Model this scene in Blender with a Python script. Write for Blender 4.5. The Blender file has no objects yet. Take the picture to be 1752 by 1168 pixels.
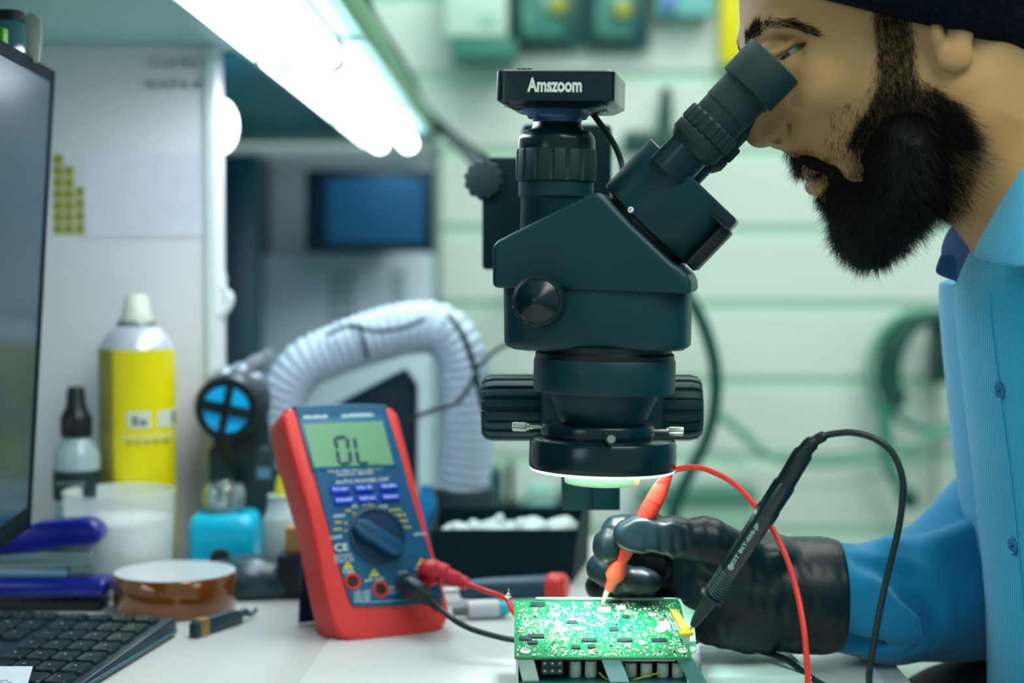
import bpy, bmesh, math, random
import numpy as np
from mathutils import Vector, Matrix, Euler
from mathutils.bvhtree import BVHTree
SC = bpy.context.scene
COL = SC.collection
R = math.radians
rnd = random.Random(7)

# ------------------------------------------------------------------ camera
FPX = 2920.0                     # focal length in pixels of the 1752 wide frame
CAMZ = 1.04
PITCH = math.atan((584 - 440) / FPX)
cam_d = bpy.data.cameras.new('camera'); cam = bpy.data.objects.new('camera', cam_d); COL.objects.link(cam)
cam_d.sensor_width = 36.0; cam_d.lens = FPX * 36.0 / 1752.0
cam.location = (0, 0, CAMZ); cam.rotation_euler = (math.pi/2 - PITCH, 0, 0)
cam_d.clip_start = 0.05
cam_d.dof.use_dof = True; cam_d.dof.focus_distance = 1.115; cam_d.dof.aperture_fstop = 3.6
SC.camera = cam

# ------------------------------------------------------------------ view, world, lights
SC.view_settings.view_transform = 'Standard'; SC.view_settings.look = 'None'
SC.view_settings.gamma = 1.0; SC.view_settings.exposure = 0.0
SC.view_settings.use_curve_mapping = False
W = bpy.data.worlds.new('world'); SC.world = W; W.use_nodes = True
bg = W.node_tree.nodes['Background']
bg.inputs[0].default_value = (0.55, 0.80, 0.74, 1); bg.inputs[1].default_value = 0.50

def area(name, loc, target, sx, sy, power, col, spread=180):
    l = bpy.data.lights.new(name, 'AREA'); l.shape = 'RECTANGLE'; l.size = sx; l.size_y = sy
    l.energy = power; l.color = col; l.spread = R(spread)
    o = bpy.data.objects.new(name, l); COL.objects.link(o); o.location = loc
    d = Vector(target) - Vector(loc)
    o.rotation_euler = d.to_track_quat('-Z', 'Y').to_euler()
    return o
area('ceiling_panel_light', (0.5, 1.9, 2.55), (0.5, 1.9, 0), 1.8, 1.6, 44, (0.96, 1.0, 0.93))
area('ceiling_panel_light', (0.9, 0.2, 2.4), (0.55, 1.2, 0.9), 1.2, 0.9, 30, (0.96, 1.0, 0.90))
area('front_left_fill', (-1.5, -0.3, 1.7), (-0.1, 1.3, 0.9), 1.3, 1.0, 12, (0.80, 0.93, 1.0))  # added cool fill from the front left, lights the microscope front

# ------------------------------------------------------------------ pixel <-> world
_cp, _sp = math.cos(PITCH), math.sin(PITCH)
def ray(px, py):
    a = (px - 876.0) / FPX; b = (584.0 - py) / FPX
    return Vector((a, _cp + b * _sp, -_sp + b * _cp))
def P(px, py, Y):
    d = ray(px, py); t = Y / d.y
    return Vector((d.x * t, Y, CAMZ + d.z * t))
TZ = 0.75
def T(px, py, z=TZ):
    d = ray(px, py); t = (z - CAMZ) / d.z
    return Vector((d.x * t, d.y * t, z))
def mm(n, Y=1.12):               # pixels to metres at depth Y
    return n * Y / FPX

# ------------------------------------------------------------------ materials
def lin(c):
    return tuple(((v/255.0)/12.92 if v/255.0 <= 0.04045 else ((v/255.0+0.055)/1.055)**2.4) for v in c)
MATS = {}
def mat(name, col, rough=0.5, metal=0.0, var=0.08, scale=60.0, bump=0.0, bscale=400.0, spec=0.5, emit=None, es=1.0,
        trans=0.0, alpha=1.0, coat=0.0, sheen=0.0, col2=None, ior=1.45, sss=0.0):
    if name in MATS: return MATS[name]
    m = bpy.data.materials.new(name); m.use_nodes = True; MATS[name] = m
    nt = m.node_tree; b = nt.nodes['Principled BSDF']; L = nt.links.new
    c = lin(col)
    tc = nt.nodes.new('ShaderNodeTexCoord')
    nz = nt.nodes.new('ShaderNodeTexNoise'); nz.inputs['Scale'].default_value = scale; nz.inputs['Detail'].default_value = 4
    L(tc.outputs['Object'], nz.inputs['Vector'])
    mx = nt.nodes.new('ShaderNodeMix'); mx.data_type = 'RGBA'
    c2 = lin(col2) if col2 else tuple(min(1, v * (1 + var) + var * 0.01) for v in c)
    c1 = c if col2 else tuple(v * (1 - var) for v in c)
    mx.inputs[6].default_value = (*c1, 1); mx.inputs[7].default_value = (*c2, 1)
    L(nz.outputs['Fac'], mx.inputs[0]); L(mx.outputs[2], b.inputs['Base Color'])
    b.inputs['Roughness'].default_value = rough; b.inputs['Metallic'].default_value = metal
    b.inputs['Specular IOR Level'].default_value = spec; b.inputs['IOR'].default_value = ior
    if emit:
        b.inputs['Emission Color'].default_value = (*lin(emit), 1); b.inputs['Emission Strength'].default_value = es
    if trans: b.inputs['Transmission Weight'].default_value = trans
    if alpha < 1: b.inputs['Alpha'].default_value = alpha
    if coat: b.inputs['Coat Weight'].default_value = coat; b.inputs['Coat Roughness'].default_value = 0.12
    if sheen: b.inputs['Sheen Weight'].default_value = sheen
    if sss:
        b.inputs['Subsurface Weight'].default_value = sss; b.inputs['Subsurface Radius'].default_value = (0.006, 0.003, 0.0015)
        b.inputs['Subsurface Scale'].default_value = 1.0
    if bump:
        n2 = nt.nodes.new('ShaderNodeTexNoise'); n2.inputs['Scale'].default_value = bscale; n2.inputs['Detail'].default_value = 3
        L(tc.outputs['Object'], n2.inputs['Vector'])
        bp = nt.nodes.new('ShaderNodeBump'); bp.inputs['Strength'].default_value = bump; bp.inputs['Distance'].default_value = 0.001
        L(n2.outputs['Fac'], bp.inputs['Height']); L(bp.outputs[0], b.inputs['Normal'])
    return m

# ------------------------------------------------------------------ mesh builder
class MB:
    def __init__(s): s.v = []; s.f = []
    def add(s, vs, fs, M=None):
        o = len(s.v)
        s.v += [tuple((M @ Vector(p)) if M is not None else p) for p in vs]
        s.f += [tuple(i + o for i in f) for f in fs]
        return s
    def box(s, c, d, M=None):
        cx, cy, cz = c; x, y, z = d[0]/2, d[1]/2, d[2]/2
        vs = [(cx+a*x, cy+b*y, cz+e*z) for a in (-1,1) for b in (-1,1) for e in (-1,1)]
        return s.add(vs, [(0,1,3,2),(4,6,7,5),(0,4,5,1),(2,3,7,6),(0,2,6,4),(1,5,7,3)], M)
    def lathe(s, prof, M=None, n=48, cap=True, ridge=None):
        # prof = [(r, z)...] about z ; ridge=(i0,i1,count,depth)
        vs = []; fs = []
        for i, (r, z) in enumerate(prof):
            for j in range(n):
                a = 2*math.pi*j/n; rr = r
                if ridge and ridge[0] <= i <= ridge[1]:
                    rr = r - ridge[3] * (1 if ((a*ridge[2]/(2*math.pi)) % 1.0) < ridge[4] else 0)
                vs.append((rr*math.cos(a), rr*math.sin(a), z))
        for i in range(len(prof)-1):
            for j in range(n):
                k = (j+1) % n
                fs.append((i*n+j, i*n+k, (i+1)*n+k, (i+1)*n+j))
        if cap:
            fs.append(tuple(reversed(range(n)))); o = (len(prof)-1)*n; fs.append(tuple(range(o, o+n)))
        return s.add(vs, fs, M)
    def tube(s, pts, r, n=12, M=None, cap=True):
        pts = [Vector(p) for p in pts]; rs = r if isinstance(r, (list, tuple)) else [r]*len(pts)
        vs = []; fs = []; up = None
        for i, p in enumerate(pts):
            t = (pts[min(i+1, len(pts)-1)] - pts[max(i-1, 0)]).normalized()
            if up is None:
                up = Vector((0,0,1)) if abs(t.z) < 0.9 else Vector((1,0,0))
            side = t.cross(up).normalized(); up = side.cross(t).normalized()
            for j in range(n):
                a = 2*math.pi*j/n
                vs.append(tuple(p + (side*math.cos(a) + up*math.sin(a))*rs[i]))
        for i in range(len(pts)-1):
            for j in range(n):
                k = (j+1) % n; fs.append((i*n+j, (i+1)*n+j, (i+1)*n+k, i*n+k))
        if cap:
            fs.append(tuple(range(n))); o = (len(pts)-1)*n; fs.append(tuple(reversed(range(o, o+n))))
        return s.add(vs, fs, M)
    def prism(s, poly, y0, y1, M=None):
        # poly in (x,z), extruded y0..y1
        n = len(poly)
        vs = [(x, y0, z) for x, z in poly] + [(x, y1, z) for x, z in poly]
        fs = [tuple(range(n)), tuple(reversed(range(n, 2*n)))] + [(i, i+n, (i+1) % n + n, (i+1) % n) for i in range(n)]
        return s.add(vs, fs, M)
    def loft(s, rings, M=None, cap=True, closed=True):
        n = len(rings[0]); vs = [p for r in rings for p in r]; fs = []
        for i in range(len(rings)-1):
            for j in range(n if closed else n-1):
                k = (j+1) % n; fs.append((i*n+j, i*n+k, (i+1)*n+k, (i+1)*n+j))
        if cap: fs.append(tuple(reversed(range(n)))); o = (len(rings)-1)*n; fs.append(tuple(range(o, o+n)))
        return s.add(vs, fs, M)

def spline(pts, n=8):
    pts = [Vector(p) for p in pts]; out = []
    for i in range(len(pts)-1):
        p0 = pts[max(i-1,0)]; p1 = pts[i]; p2 = pts[i+1]; p3 = pts[min(i+2, len(pts)-1)]
        for k in range(n):
            t = k/n
            out.append(0.5*((2*p1)+(p2-p0)*t+(2*p0-5*p1+4*p2-p3)*t*t+(3*p1-p0-3*p2+p3)*t**3))
    out.append(pts[-1]); return out
def rrect(w, h, r, n=5, cx=0, cz=0):
    out = []
    for sx, sz, a0 in ((1,1,0),(-1,1,90),(-1,-1,180),(1,-1,270)):
        for k in range(n+1):
            a = R(a0 + 90*k/n); out.append((cx+sx*(w/2-r)+r*math.cos(a), cz+sz*(h/2-r)+r*math.sin(a)))
    return out
def ztod(a, b):                  # matrix: +z axis from a towards b, origin a
    a = Vector(a); d = Vector(b) - a
    return Matrix.Translation(a) @ d.to_track_quat('Z', 'Y').to_matrix().to_4x4()

WM = {}
def tagit(o, label, cat=None, group=None, kind=None):
    if label: o['label'] = label
    if cat: o['category'] = cat
    if group: o['group'] = group
    if kind: o['kind'] = kind
    return o
def thing(name, label, cat, loc=(0,0,0), rot=(0,0,0), group=None):
    o = bpy.data.objects.new(name, None); COL.objects.link(o)
    o.empty_display_size = 0.02
    o.location = loc; o.rotation_euler = rot
    WM[o] = Matrix.Translation(Vector(loc)) @ Euler(rot).to_matrix().to_4x4()
    return tagit(o, label, cat, group)
def link_mesh(name, me, m, parent=None, world=True, base=None):
    """me is in world coordinates when world=True, else in the parent's local coordinates"""
    o = bpy.data.objects.new(name, me); COL.objects.link(o)
    if m: me.materials.append(m)
    if parent is not None:
        o.parent = parent
        if world: me.transform(WM[parent].inverted())
        WM[o] = WM[parent].copy()
    else:
        n = len(me.vertices); a = np.empty(n*3, 'f'); me.vertices.foreach_get('co', a); a = a.reshape(-1, 3)
        b = Vector(base) if base is not None else Vector(((a[:,0].min()+a[:,0].max())/2, (a[:,1].min()+a[:,1].max())/2, a[:,2].min()))
        me.transform(Matrix.Translation(-b)); o.location = b
        WM[o] = Matrix.Translation(b)
    return o
def obj(name, mb, m, parent=None, world=True, bevel=0, seg=2, smooth=40, label=None, base=None, fix=True, kind=None):
    me = bpy.data.meshes.new(name); me.from_pydata(mb.v, [], mb.f)
    if fix or bevel:
        bm = bmesh.new(); bm.from_mesh(me)
        bmesh.ops.remove_doubles(bm, verts=bm.verts, dist=1e-7)
        bmesh.ops.recalc_face_normals(bm, faces=bm.faces)
        if bevel:
            es = [e for e in bm.edges if len(e.link_faces) == 2 and e.calc_face_angle(0) > R(28)]
            bmesh.ops.bevel(bm, geom=es, offset=bevel, offset_type='OFFSET', segments=seg, profile=0.5, affect='EDGES', clamp_overlap=True)
        bm.to_mesh(me); bm.free()
    if smooth:
        me.shade_smooth(); me.set_sharp_from_angle(angle=R(smooth))
    me.update()
    o = link_mesh(name, me, m, parent, world, base)
    if label: o['label'] = label
    if kind: o['kind'] = kind
    return o
def struct(name, mb, m, **k):
    o = obj(name, mb, m, base=(0,0,0), **k); o['kind'] = 'structure'; return o
def text_mesh(s, height, width=None, depth=0.0002, bold=0.0, align='CENTER'):
    """mesh of the lettering, lying in the x,z plane, facing -y, centred"""
    cu = bpy.data.curves.new('t', 'FONT'); cu.body = s; cu.size = 1; cu.extrude = 0.0; cu.offset = bold; cu.resolution_u = 3
    o = bpy.data.objects.new('t', cu); me = bpy.data.meshes.new_from_object(o)
    n = len(me.vertices); a = np.empty(n*3, 'f'); me.vertices.foreach_get('co', a); a = a.reshape(-1, 3)
    lo, hi = a.min(0), a.max(0); c = (lo+hi)/2; sz = hi-lo
    k = height/sz[1]; kx = (width/sz[0]) if width else k
    vs = [((p[0]-c[0])*kx, 0, (p[1]-c[1])*k) for p in a]
    fs = [tuple(p.vertices) for p in me.polygons]
    bpy.data.objects.remove(o); bpy.data.curves.remove(cu); bpy.data.meshes.remove(me)
    return vs, fs
def copytree(o, loc=None, rotz=None, label=None, group=None):
    c = o.copy(); COL.objects.link(c)
    if loc is not None: c.location = loc
    if rotz is not None: c.rotation_euler.z = rotz
    if label: c['label'] = label
    if group: c['group'] = group
    for ch in [x for x in bpy.data.objects if x.parent == o]:
        d = copytree(ch); d.parent = c
    return c

# ------------------------------------------------------------------ implicit surfaces (bodies, cloth volumes)
class Field:
    def __init__(s, lo, hi, h):
        s.h = h; s.lo = np.array(lo, 'f'); n = np.ceil((np.array(hi)-np.array(lo))/h).astype(int)+1
        s.ax = [s.lo[i] + h*np.arange(n[i], dtype='f') for i in range(3)]
        s.v = np.full(tuple(n), 0.03, 'f')
    def reg(s, lo, hi):
        sl = []
        for i in range(3):
            a = max(0, int((lo[i]-s.lo[i])/s.h)); b = min(len(s.ax[i]), int((hi[i]-s.lo[i])/s.h)+2)
            if b <= a: return None
            sl.append(slice(a, b))
        X = s.ax[0][sl[0]][:,None,None]; Y = s.ax[1][sl[1]][None,:,None]; Z = s.ax[2][sl[2]][None,None,:]
        return tuple(sl), X, Y, Z
    def op(s, sl, d, k, mode):
        a = s.v[sl]
        if mode == 'add':
            h = np.maximum(k-np.abs(a-d), 0)/max(k,1e-9); s.v[sl] = np.minimum(a, d) - h*h*k*0.25
        elif mode == 'sub':
            d = -d; h = np.maximum(k-np.abs(a-d), 0)/max(k,1e-9); s.v[sl] = np.maximum(a, d) + h*h*k*0.25
        elif mode == 'and':
            h = np.maximum(k-np.abs(a-d), 0)/max(k,1e-9); s.v[sl] = np.maximum(a, d) + h*h*k*0.25
    def cone(s, a, b, r1, r2, k=0.004, mode='add', flat=None):
        a = np.array(a, 'f'); b = np.array(b, 'f'); r = max(r1, r2) + 2*k + 0.004
        q = s.reg(np.minimum(a, b)-r, np.maximum(a, b)+r)
        if q is None: return
        sl, X, Y, Z = q; ab = b-a; L = float(ab@ab) + 1e-12
        t = np.clip(((X-a[0])*ab[0]+(Y-a[1])*ab[1]+(Z-a[2])*ab[2])/L, 0, 1)
        d = np.sqrt((X-a[0]-t*ab[0])**2+(Y-a[1]-t*ab[1])**2+(Z-a[2]-t*ab[2])**2) - (r1+(r2-r1)*t)
        s.op(sl, d.astype('f'), k, mode)
    def chain(s, pts, rs, k=0.004):
        for i in range(len(pts)-1): s.cone(pts[i], pts[i+1], rs[i], rs[i+1], k)
    def ell(s, c, r, k=0.004, mode='add', rot=None):
        c = np.array(c, 'f'); m = max(r) + 2*k + 0.004
        q = s.reg(c-m, c+m)
        if q is None: return
        sl, X, Y, Z = q; X = X-c[0]; Y = Y-c[1]; Z = Z-c[2]
        if rot is not None:
            M = np.array(rot.inverted() if hasattr(rot, 'inverted') else rot, 'f')
            X, Y, Z = M[0,0]*X+M[0,1]*Y+M[0,2]*Z, M[1,0]*X+M[1,1]*Y+M[1,2]*Z, M[2,0]*X+M[2,1]*Y+M[2,2]*Z
        k0 = np.sqrt((X/r[0])**2+(Y/r[1])**2+(Z/r[2])**2); k1 = np.sqrt((X/r[0]**2)**2+(Y/r[1]**2)**2+(Z/r[2]**2)**2)
        s.op(sl, (k0*(k0-1)/np.maximum(k1, 1e-6)).astype('f'), k, mode)
    def plane(s, p, n, k=0.002, mode='and'):
        n = np.array(Vector(n).normalized(), 'f'); p = np.array(p, 'f')
        X = s.ax[0][:,None,None]; Y = s.ax[1][None,:,None]; Z = s.ax[2][None,None,:]
        s.op((slice(None),)*3, ((X-p[0])*n[0]+(Y-p[1])*n[1]+(Z-p[2])*n[2]).astype('f'), k, mode)
    def inflate(s, poly, Y0, D, Wf, k=0.004, mode='add', px=True, yshift=0.0):
        """closed outline (pixels at depth Y0) given thickness Wf(px,py) either side of Y0, rounded over D"""
        pw = [P(a, b, Y0) for a, b in poly] if px else poly
        pw = np.array([(p[0], p[2]) for p in pw], 'f')
        X = s.ax[0][:,None]; Z = s.ax[2][None,:]
        d2 = polydist(pw, X, Z)
        Wm = Wf if np.isscalar(Wf) else Wf(X, Z, Y0)
        Wm = np.broadcast_to(Wm, d2.shape).astype('f')
        yy = (s.ax[1]-(Y0+yshift))[None,:,None]
        q = np.maximum(d2+D, 0)[:,None,:]/D
        g = np.sqrt(q*q+(yy/Wm[:,None,:])**2)
        d = (g-1)*np.minimum(D, Wm)[:,None,:]
        s.op((slice(None),)*3, d.astype('f'), k, mode)
    def noise(s, amp, scale, seed=0, axis_scale=(1,1,1)):
        rs = np.random.RandomState(seed); acc = 0
        X = s.ax[0][:,None,None]; Y = s.ax[1][None,:,None]; Z = s.ax[2][None,None,:]
        for i in range(6):
            w = rs.normal(size=3)*scale*np.array(axis_scale); ph = rs.uniform(0, 6.28)
            acc = acc + np.sin(X*w[0]+Y*w[1]+Z*w[2]+ph)
        s.v += (amp*acc/3).astype('f')
    def mesh(s):
        F = s.v; h = s.h; ins = F < 0
        # keep closed at the border
        for ax in range(3):
            sl = [slice(None)]*3
            for e in (0, -1):
                sl[ax] = e; F[tuple(sl)] = np.maximum(F[tuple(sl)], h*0.5)
        ins = F < 0
        c = ins[:-1,:-1,:-1].astype('u1')
        tot = sum(ins[i:ins.shape[0]-1+i, j:ins.shape[1]-1+j, k:ins.shape[2]-1+k].astype('u1') for i in (0,1) for j in (0,1) for k in (0,1))
        act = (tot > 0) & (tot < 8)
        I, J, K = np.nonzero(act); idx = np.full(act.shape, -1, 'i4'); idx[I, J, K] = np.arange(len(I))
        pos = np.zeros((len(I), 3), 'f'); cnt = np.zeros(len(I), 'f')
        cor = [(i, j, k) for i in (0,1) for j in (0,1) for k in (0,1)]
        for a in range(8):
            for b in range(a+1, 8):
                if sum(abs(cor[a][q]-cor[b][q]) for q in range(3)) != 1: continue
                A, B = cor[a], cor[b]
                fa = F[I+A[0], J+A[1], K+A[2]]; fb = F[I+B[0], J+B[1], K+B[2]]
                m = (fa < 0) != (fb < 0); t = np.where(m, fa/np.where(m, fa-fb, 1), 0)
                for q in range(3): pos[:,q] += np.where(m, A[q]+t*(B[q]-A[q]), 0)
                cnt += m
        pos /= cnt[:,None]; pos += np.stack([I, J, K], 1); pos = pos*h + s.lo
        quads = []
        for ax in range(3):
            o1, o2 = [(1,2),(2,0),(0,1)][ax]
            sl0 = [slice(None)]*3; sl1 = [slice(None)]*3; sl0[ax] = slice(0,-1); sl1[ax] = slice(1,None)
            e = ins[tuple(sl0)] != ins[tuple(sl1)]
            E = np.array(np.nonzero(e))
            ok = (E[o1] > 0) & (E[o2] > 0) & (E[o1] < F.shape[o1]-1) & (E[o2] < F.shape[o2]-1)
            E = E[:, ok]; fl = ins[tuple(sl0)][tuple(E)]
            def cell(d1, d2):
                C = E.copy(); C[o1] -= d1; C[o2] -= d2; return idx[tuple(C)]
            q = np.stack([cell(1,1), cell(0,1), cell(0,0), cell(1,0)], 1)
            q[~fl] = q[~fl][:, ::-1]; quads.append(q)
        return pos, np.concatenate(quads)
def polydist(pw, X, Z):
    n = len(pw); best = np.full(np.broadcast(X, Z).shape, 1e9, 'f'); inside = np.zeros(best.shape, bool)
    for i in range(n):
        a = pw[i]; b = pw[(i+1) % n]; e = b-a
        t = np.clip(((X-a[0])*e[0]+(Z-a[1])*e[1])/max(float(e@e), 1e-12), 0, 1)
        best = np.minimum(best, (X-a[0]-t*e[0])**2+(Z-a[1]-t*e[1])**2)
        c = ((a[1] > Z) != (b[1] > Z)); xx = (b[0]-a[0])*(Z-a[1])/((b[1]-a[1]) if abs(b[1]-a[1]) > 1e-12 else 1e-12)+a[0]
        inside ^= (c & (X < xx))
    d = np.sqrt(best); return np.where(inside, -d, d)
def ctrlW(pts, sig):
    """thickness map interpolated from (px, py, metres) control points"""
    def f(X, Z, Y0):
        num = 0; den = 1e-12
        for a, b, w in pts:
            p = P(a, b, Y0); g = np.exp(-((X-p.x)**2+(Z-p.z)**2)/(2*sig*sig))+1e-7; num = num+g*w; den = den+g
        return num/den
    return f
def np_mesh(name, pos, quads, smooth=True, relax=0):
    if relax:
        e = np.concatenate([quads[:,[0,1]], quads[:,[1,2]], quads[:,[2,3]], quads[:,[3,0]]])
        for _ in range(relax):
            acc = np.zeros_like(pos); c = np.zeros(len(pos), 'f')
            for a, b in ((0,1),(1,0)):
                for q in range(3): acc[:,q] += np.bincount(e[:,a], pos[e[:,b],q], len(pos)).astype('f')
                c += np.bincount(e[:,a], minlength=len(pos))
            pos = pos*0.5+0.5*acc/np.maximum(c, 1)[:,None]
    me = bpy.data.meshes.new(name); me.vertices.add(len(pos)); me.vertices.foreach_set('co', pos.astype('f').ravel())
    me.loops.add(quads.size); me.loops.foreach_set('vertex_index', quads.astype('i4').ravel())
    me.polygons.add(len(quads)); me.polygons.foreach_set('loop_start', np.arange(0, quads.size, 4, dtype='i4'))
    me.update(calc_edges=True); me.validate()
    a = pos[quads[:,0]]; b = pos[quads[:,1]]; c = pos[quads[:,2]]
    if float((a*np.cross(b, c)).sum()) < 0: me.flip_normals()
    if smooth: me.shade_smooth()
    return me
def fobj(name, F, m, parent, relax=1, label=None):
    pos, q = F.mesh(); me = np_mesh(name, pos, q, relax=relax)
    o = link_mesh(name, me, m, parent, True)
    if label: o['label'] = label
    return o, pos, q
# ================================================================== setting
m_wall = mat('wall paint', (206, 224, 216), 0.6, var=0.03, scale=3)
m_groove = mat('slat groove', (190, 226, 206), 0.7, var=0.05)
m_panel = mat('panel grey', (216, 228, 236), 0.6, var=0.04, scale=3)
m_floor = mat('floor vinyl', (96, 120, 112), 0.5, var=0.1, scale=8)
m_col = mat('column laminate', (226, 226, 228), 0.45, var=0.02, scale=6)
m_top = mat('worktop laminate', (190, 192, 192), 0.38, var=0.03, scale=9, bump=0.05, bscale=900)
m_shelf = mat('shelf underside', (150, 202, 196), 0.5, var=0.03)
m_shelfedge = mat('shelf edging', (92, 146, 112), 0.5, var=0.05)
m_teal = mat('teal board', (8, 124, 144), 0.5, var=0.06)
b = MB().box((0.3, 1.5, -0.01), (7, 7, 0.02)); struct('floor', b, m_floor)

# slatted back wall: boards with recessed grooves
YW = 3.30
zs = [P(900, y, YW).z for y in (912, 785, 655, 525, 395, 262, 132, 0, -130, -260, -390)]
spz = zs[1]-zs[0]
while zs[0] > 0.25: zs.insert(0, zs[0]-spz)
while zs[-1] < 2.5: zs.append(zs[-1]+spz)
b = MB(); prev = 0.0
x0, x1 = -2.2, 3.4
for z in zs:
    b.box(((x0+x1)/2, YW+0.03, (prev+z-0.012)/2), (x1-x0, 0.06, z-0.012-prev)); prev = z+0.012
b.box(((x0+x1)/2, YW+0.03, (prev+2.6)/2), (x1-x0, 0.06, 2.6-prev))
struct('wall_back', b, m_wall)
g = MB()
for z in zs: g.box(((x0+x1)/2, YW+0.035, z), (x1-x0, 0.05, 0.024))
struct('trim_1', g, m_groove)
b = MB().box((-1.2, 3.08, 0.6195), (2.14, 0.04, 1.239)); struct('wall_left', b, m_panel)
b = MB().box((-0.136, 3.1, 0.6195), (0.014, 0.10, 1.239)); struct('trim_2', b, mat('trim grey green', (120, 150, 146), 0.5))

# desk
d = thing('workbench', 'pale laminate workbench carrying the keyboard, multimeter and circuit board', 'desk', (-0.3, 1.2, 0))
b = MB(); b.add([(-1.2,0.55,0.722),(0.262,0.55,0.722),(0.285,1.76,0.722),(-1.2,1.76,0.722),(-1.2,0.55,0.75),(0.262,0.55,0.75),(0.285,1.76,0.75),(-1.2,1.76,0.75)],
    [(0,3,2,1),(4,5,6,7),(0,1,5,4),(1,2,6,5),(2,3,7,6),(3,0,4,7)])
obj('worktop', b, m_top, d, bevel=0.002)
for x, y in ((-1.15,0.6),(0.22,0.6),(-1.15,1.7),(0.22,1.7)):
    obj('leg', MB().box((x,y,0.361),(0.045,0.045,0.722)), mat('leg grey', (120,132,134), 0.4, 0.3), d, bevel=0.002)

# upright partition column on the desk
c = thing('partition_panel', 'tall white laminate panel standing on the bench under the shelf', 'panel', (-0.36, 1.65, 0.75))
xr = P(369, 300, 1.62).x; xl = -0.66
obj('board', MB().box(((xl+xr)/2, 1.645, 0.995), (xr-xl, 0.05, 0.49)), m_col, c, bevel=0.002)
p = P(356, 300, 1.62)
obj('edge_strip', MB().box((xr-0.004, 1.617, 0.995), (0.010, 0.006, 0.488)), mat('edge strip', (222,236,232), 0.4), c, bevel=0.001)
# shelf
s = thing('overhead_shelf', 'long overhead shelf with green front edge carrying the light tubes', 'shelf', (-0.6, 2.1, 1.24))
obj('board', MB().box((-0.665, 1.80, 1.2515), (1.06, 2.48, 0.023)), m_shelf, s, bevel=0.001)
obj('edge_band', MB().box((-0.1325, 1.80, 1.2525), (0.005, 2.48, 0.028)), m_shelfedge, s, bevel=0.001)
obj('under_panel', MB().box((-0.44, 2.20, 1.2375), (0.34, 1.05, 0.004)), m_teal, s, bevel=0.001)
for y in (1.0, 2.5): obj('bracket', MB().box((-0.9, y, 1.27), (0.3, 0.03, 0.014)), m_shelfedge, s, bevel=0.001)

# light tubes under the shelf
m_led = mat('tube glow', (255,255,255), 0.4, emit=(236, 242, 255), es=13)
m_cap = mat('tube cap', (214,222,226), 0.4)
k = 0
for row, x in enumerate((-0.213, -0.166)):
    for y0_, y1_ in ((1.12, 1.56), (1.58, 2.26), (2.28, 2.76)):
        pos = ('nearest', 'middle', 'farthest')[k % 3]; side = ('left', 'right')[row]
        t = thing('light_tube', 'glowing white light tube under the shelf, %s of the three in the %s row' % (pos, side), 'light', (x, (y0_+y1_)/2, 1.236), group='light tubes under the overhead shelf')
        prof = [(0.0115, y0_+0.012), (0.0115, y1_-0.012)]
        obj('tube', MB().tube([(x, y0_+0.012, 1.222), (x, y1_-0.012, 1.222)], 0.0115, 16), m_led, t)
        for yy in (y0_+0.006, y1_-0.006):
            obj('end_cap', MB().tube([(x, yy-0.006, 1.222), (x, yy+0.006, 1.222)], 0.0125, 16), m_cap, t)
        obj('housing', MB().box((x, (y0_+y1_)/2, 1.237), (0.016, y1_-y0_, 0.006)), m_cap, t, bevel=0.001)
        if row == 0: obj('added_shade_fin', MB().box((-0.233, (y0_+y1_)/2, 1.2280), (0.002, y1_-y0_, 0.0230)), m_cap, t)  # added fin that keeps tube light off the top of the white panel
        k += 1
# ================================================================== stereo microscope
m_blk = mat('microscope black enamel', (5, 54, 60), 0.42, var=0.12, scale=30, bump=0.10, bscale=2600, spec=0.35)
m_gloss = mat('microscope gloss black', (4, 32, 38), 0.22, var=0.1, spec=0.5)
m_rub = mat('black rubber', (8, 46, 48), 0.6, var=0.1, scale=40)
m_dark = mat('deep black', (2, 18, 22), 0.4)
m_steel = mat('satin steel', (190, 196, 190), 0.28, 1.0)
m_blue = mat('blue anodised', (66, 104, 146), 0.32, 0.5, var=0.1)
YA = 1.12
ax = P(1030, 600, YA)
TILT = R(1.2); YAW = R(-9)
sc0 = thing('stereo_microscope', 'black trinocular stereo microscope with camera on top, over the circuit board', 'microscope',
            (ax.x, YA, ax.z), (0, TILT, YAW))
SM = WM[sc0]; SMI = SM.inverted()
def SL(px, py, dy=0.0):
    """pixel -> scope-local point on the local plane y = dy"""
    o = SMI @ Vector((0, 0, CAMZ)); dr = SMI.to_3x3() @ ray(px, py)
    t = (dy - o.y) / dr.y
    return o + dr * t
def so(name, mb, m, par=None, **k):
    if par is None: return obj(name, mb, m, sc0, world=False, **k)
    o = obj(name, mb, m, sc0, world=False, **k); o.parent = par; return o
def sub(o, par):
    o.parent = par; return o
def poly(pts, dy=0.0): return [(q.x, q.z) for q in (SL(a, b, dy) for a, b in pts)]
def rr(px1, px2, py, dy=0): return abs(SL(px1, py, dy).x - SL(px2, py, dy).x)/2

# plan section with rounded front and back: loft body by z so corners are round
def body_loft(zs_x, ry, ex=3.2, n=40):
    rings = []
    for z0, z1, xa, xb, hy in zs_x:
        ring = []
        cx = (xa+xb)/2; rx = (xb-xa)/2
        for j in range(n):
            a = 2*math.pi*j/n; ca, sa = math.cos(a), math.sin(a)
            u = math.copysign(abs(ca)**(2/ex), ca); v = math.copysign(abs(sa)**(2/ex), sa)
            x = cx+rx*u
            ring.append((x, hy*v, z0+(z1-z0)*(u+1)/2))
        rings.append(ring)
    return MB().loft(rings)
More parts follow.
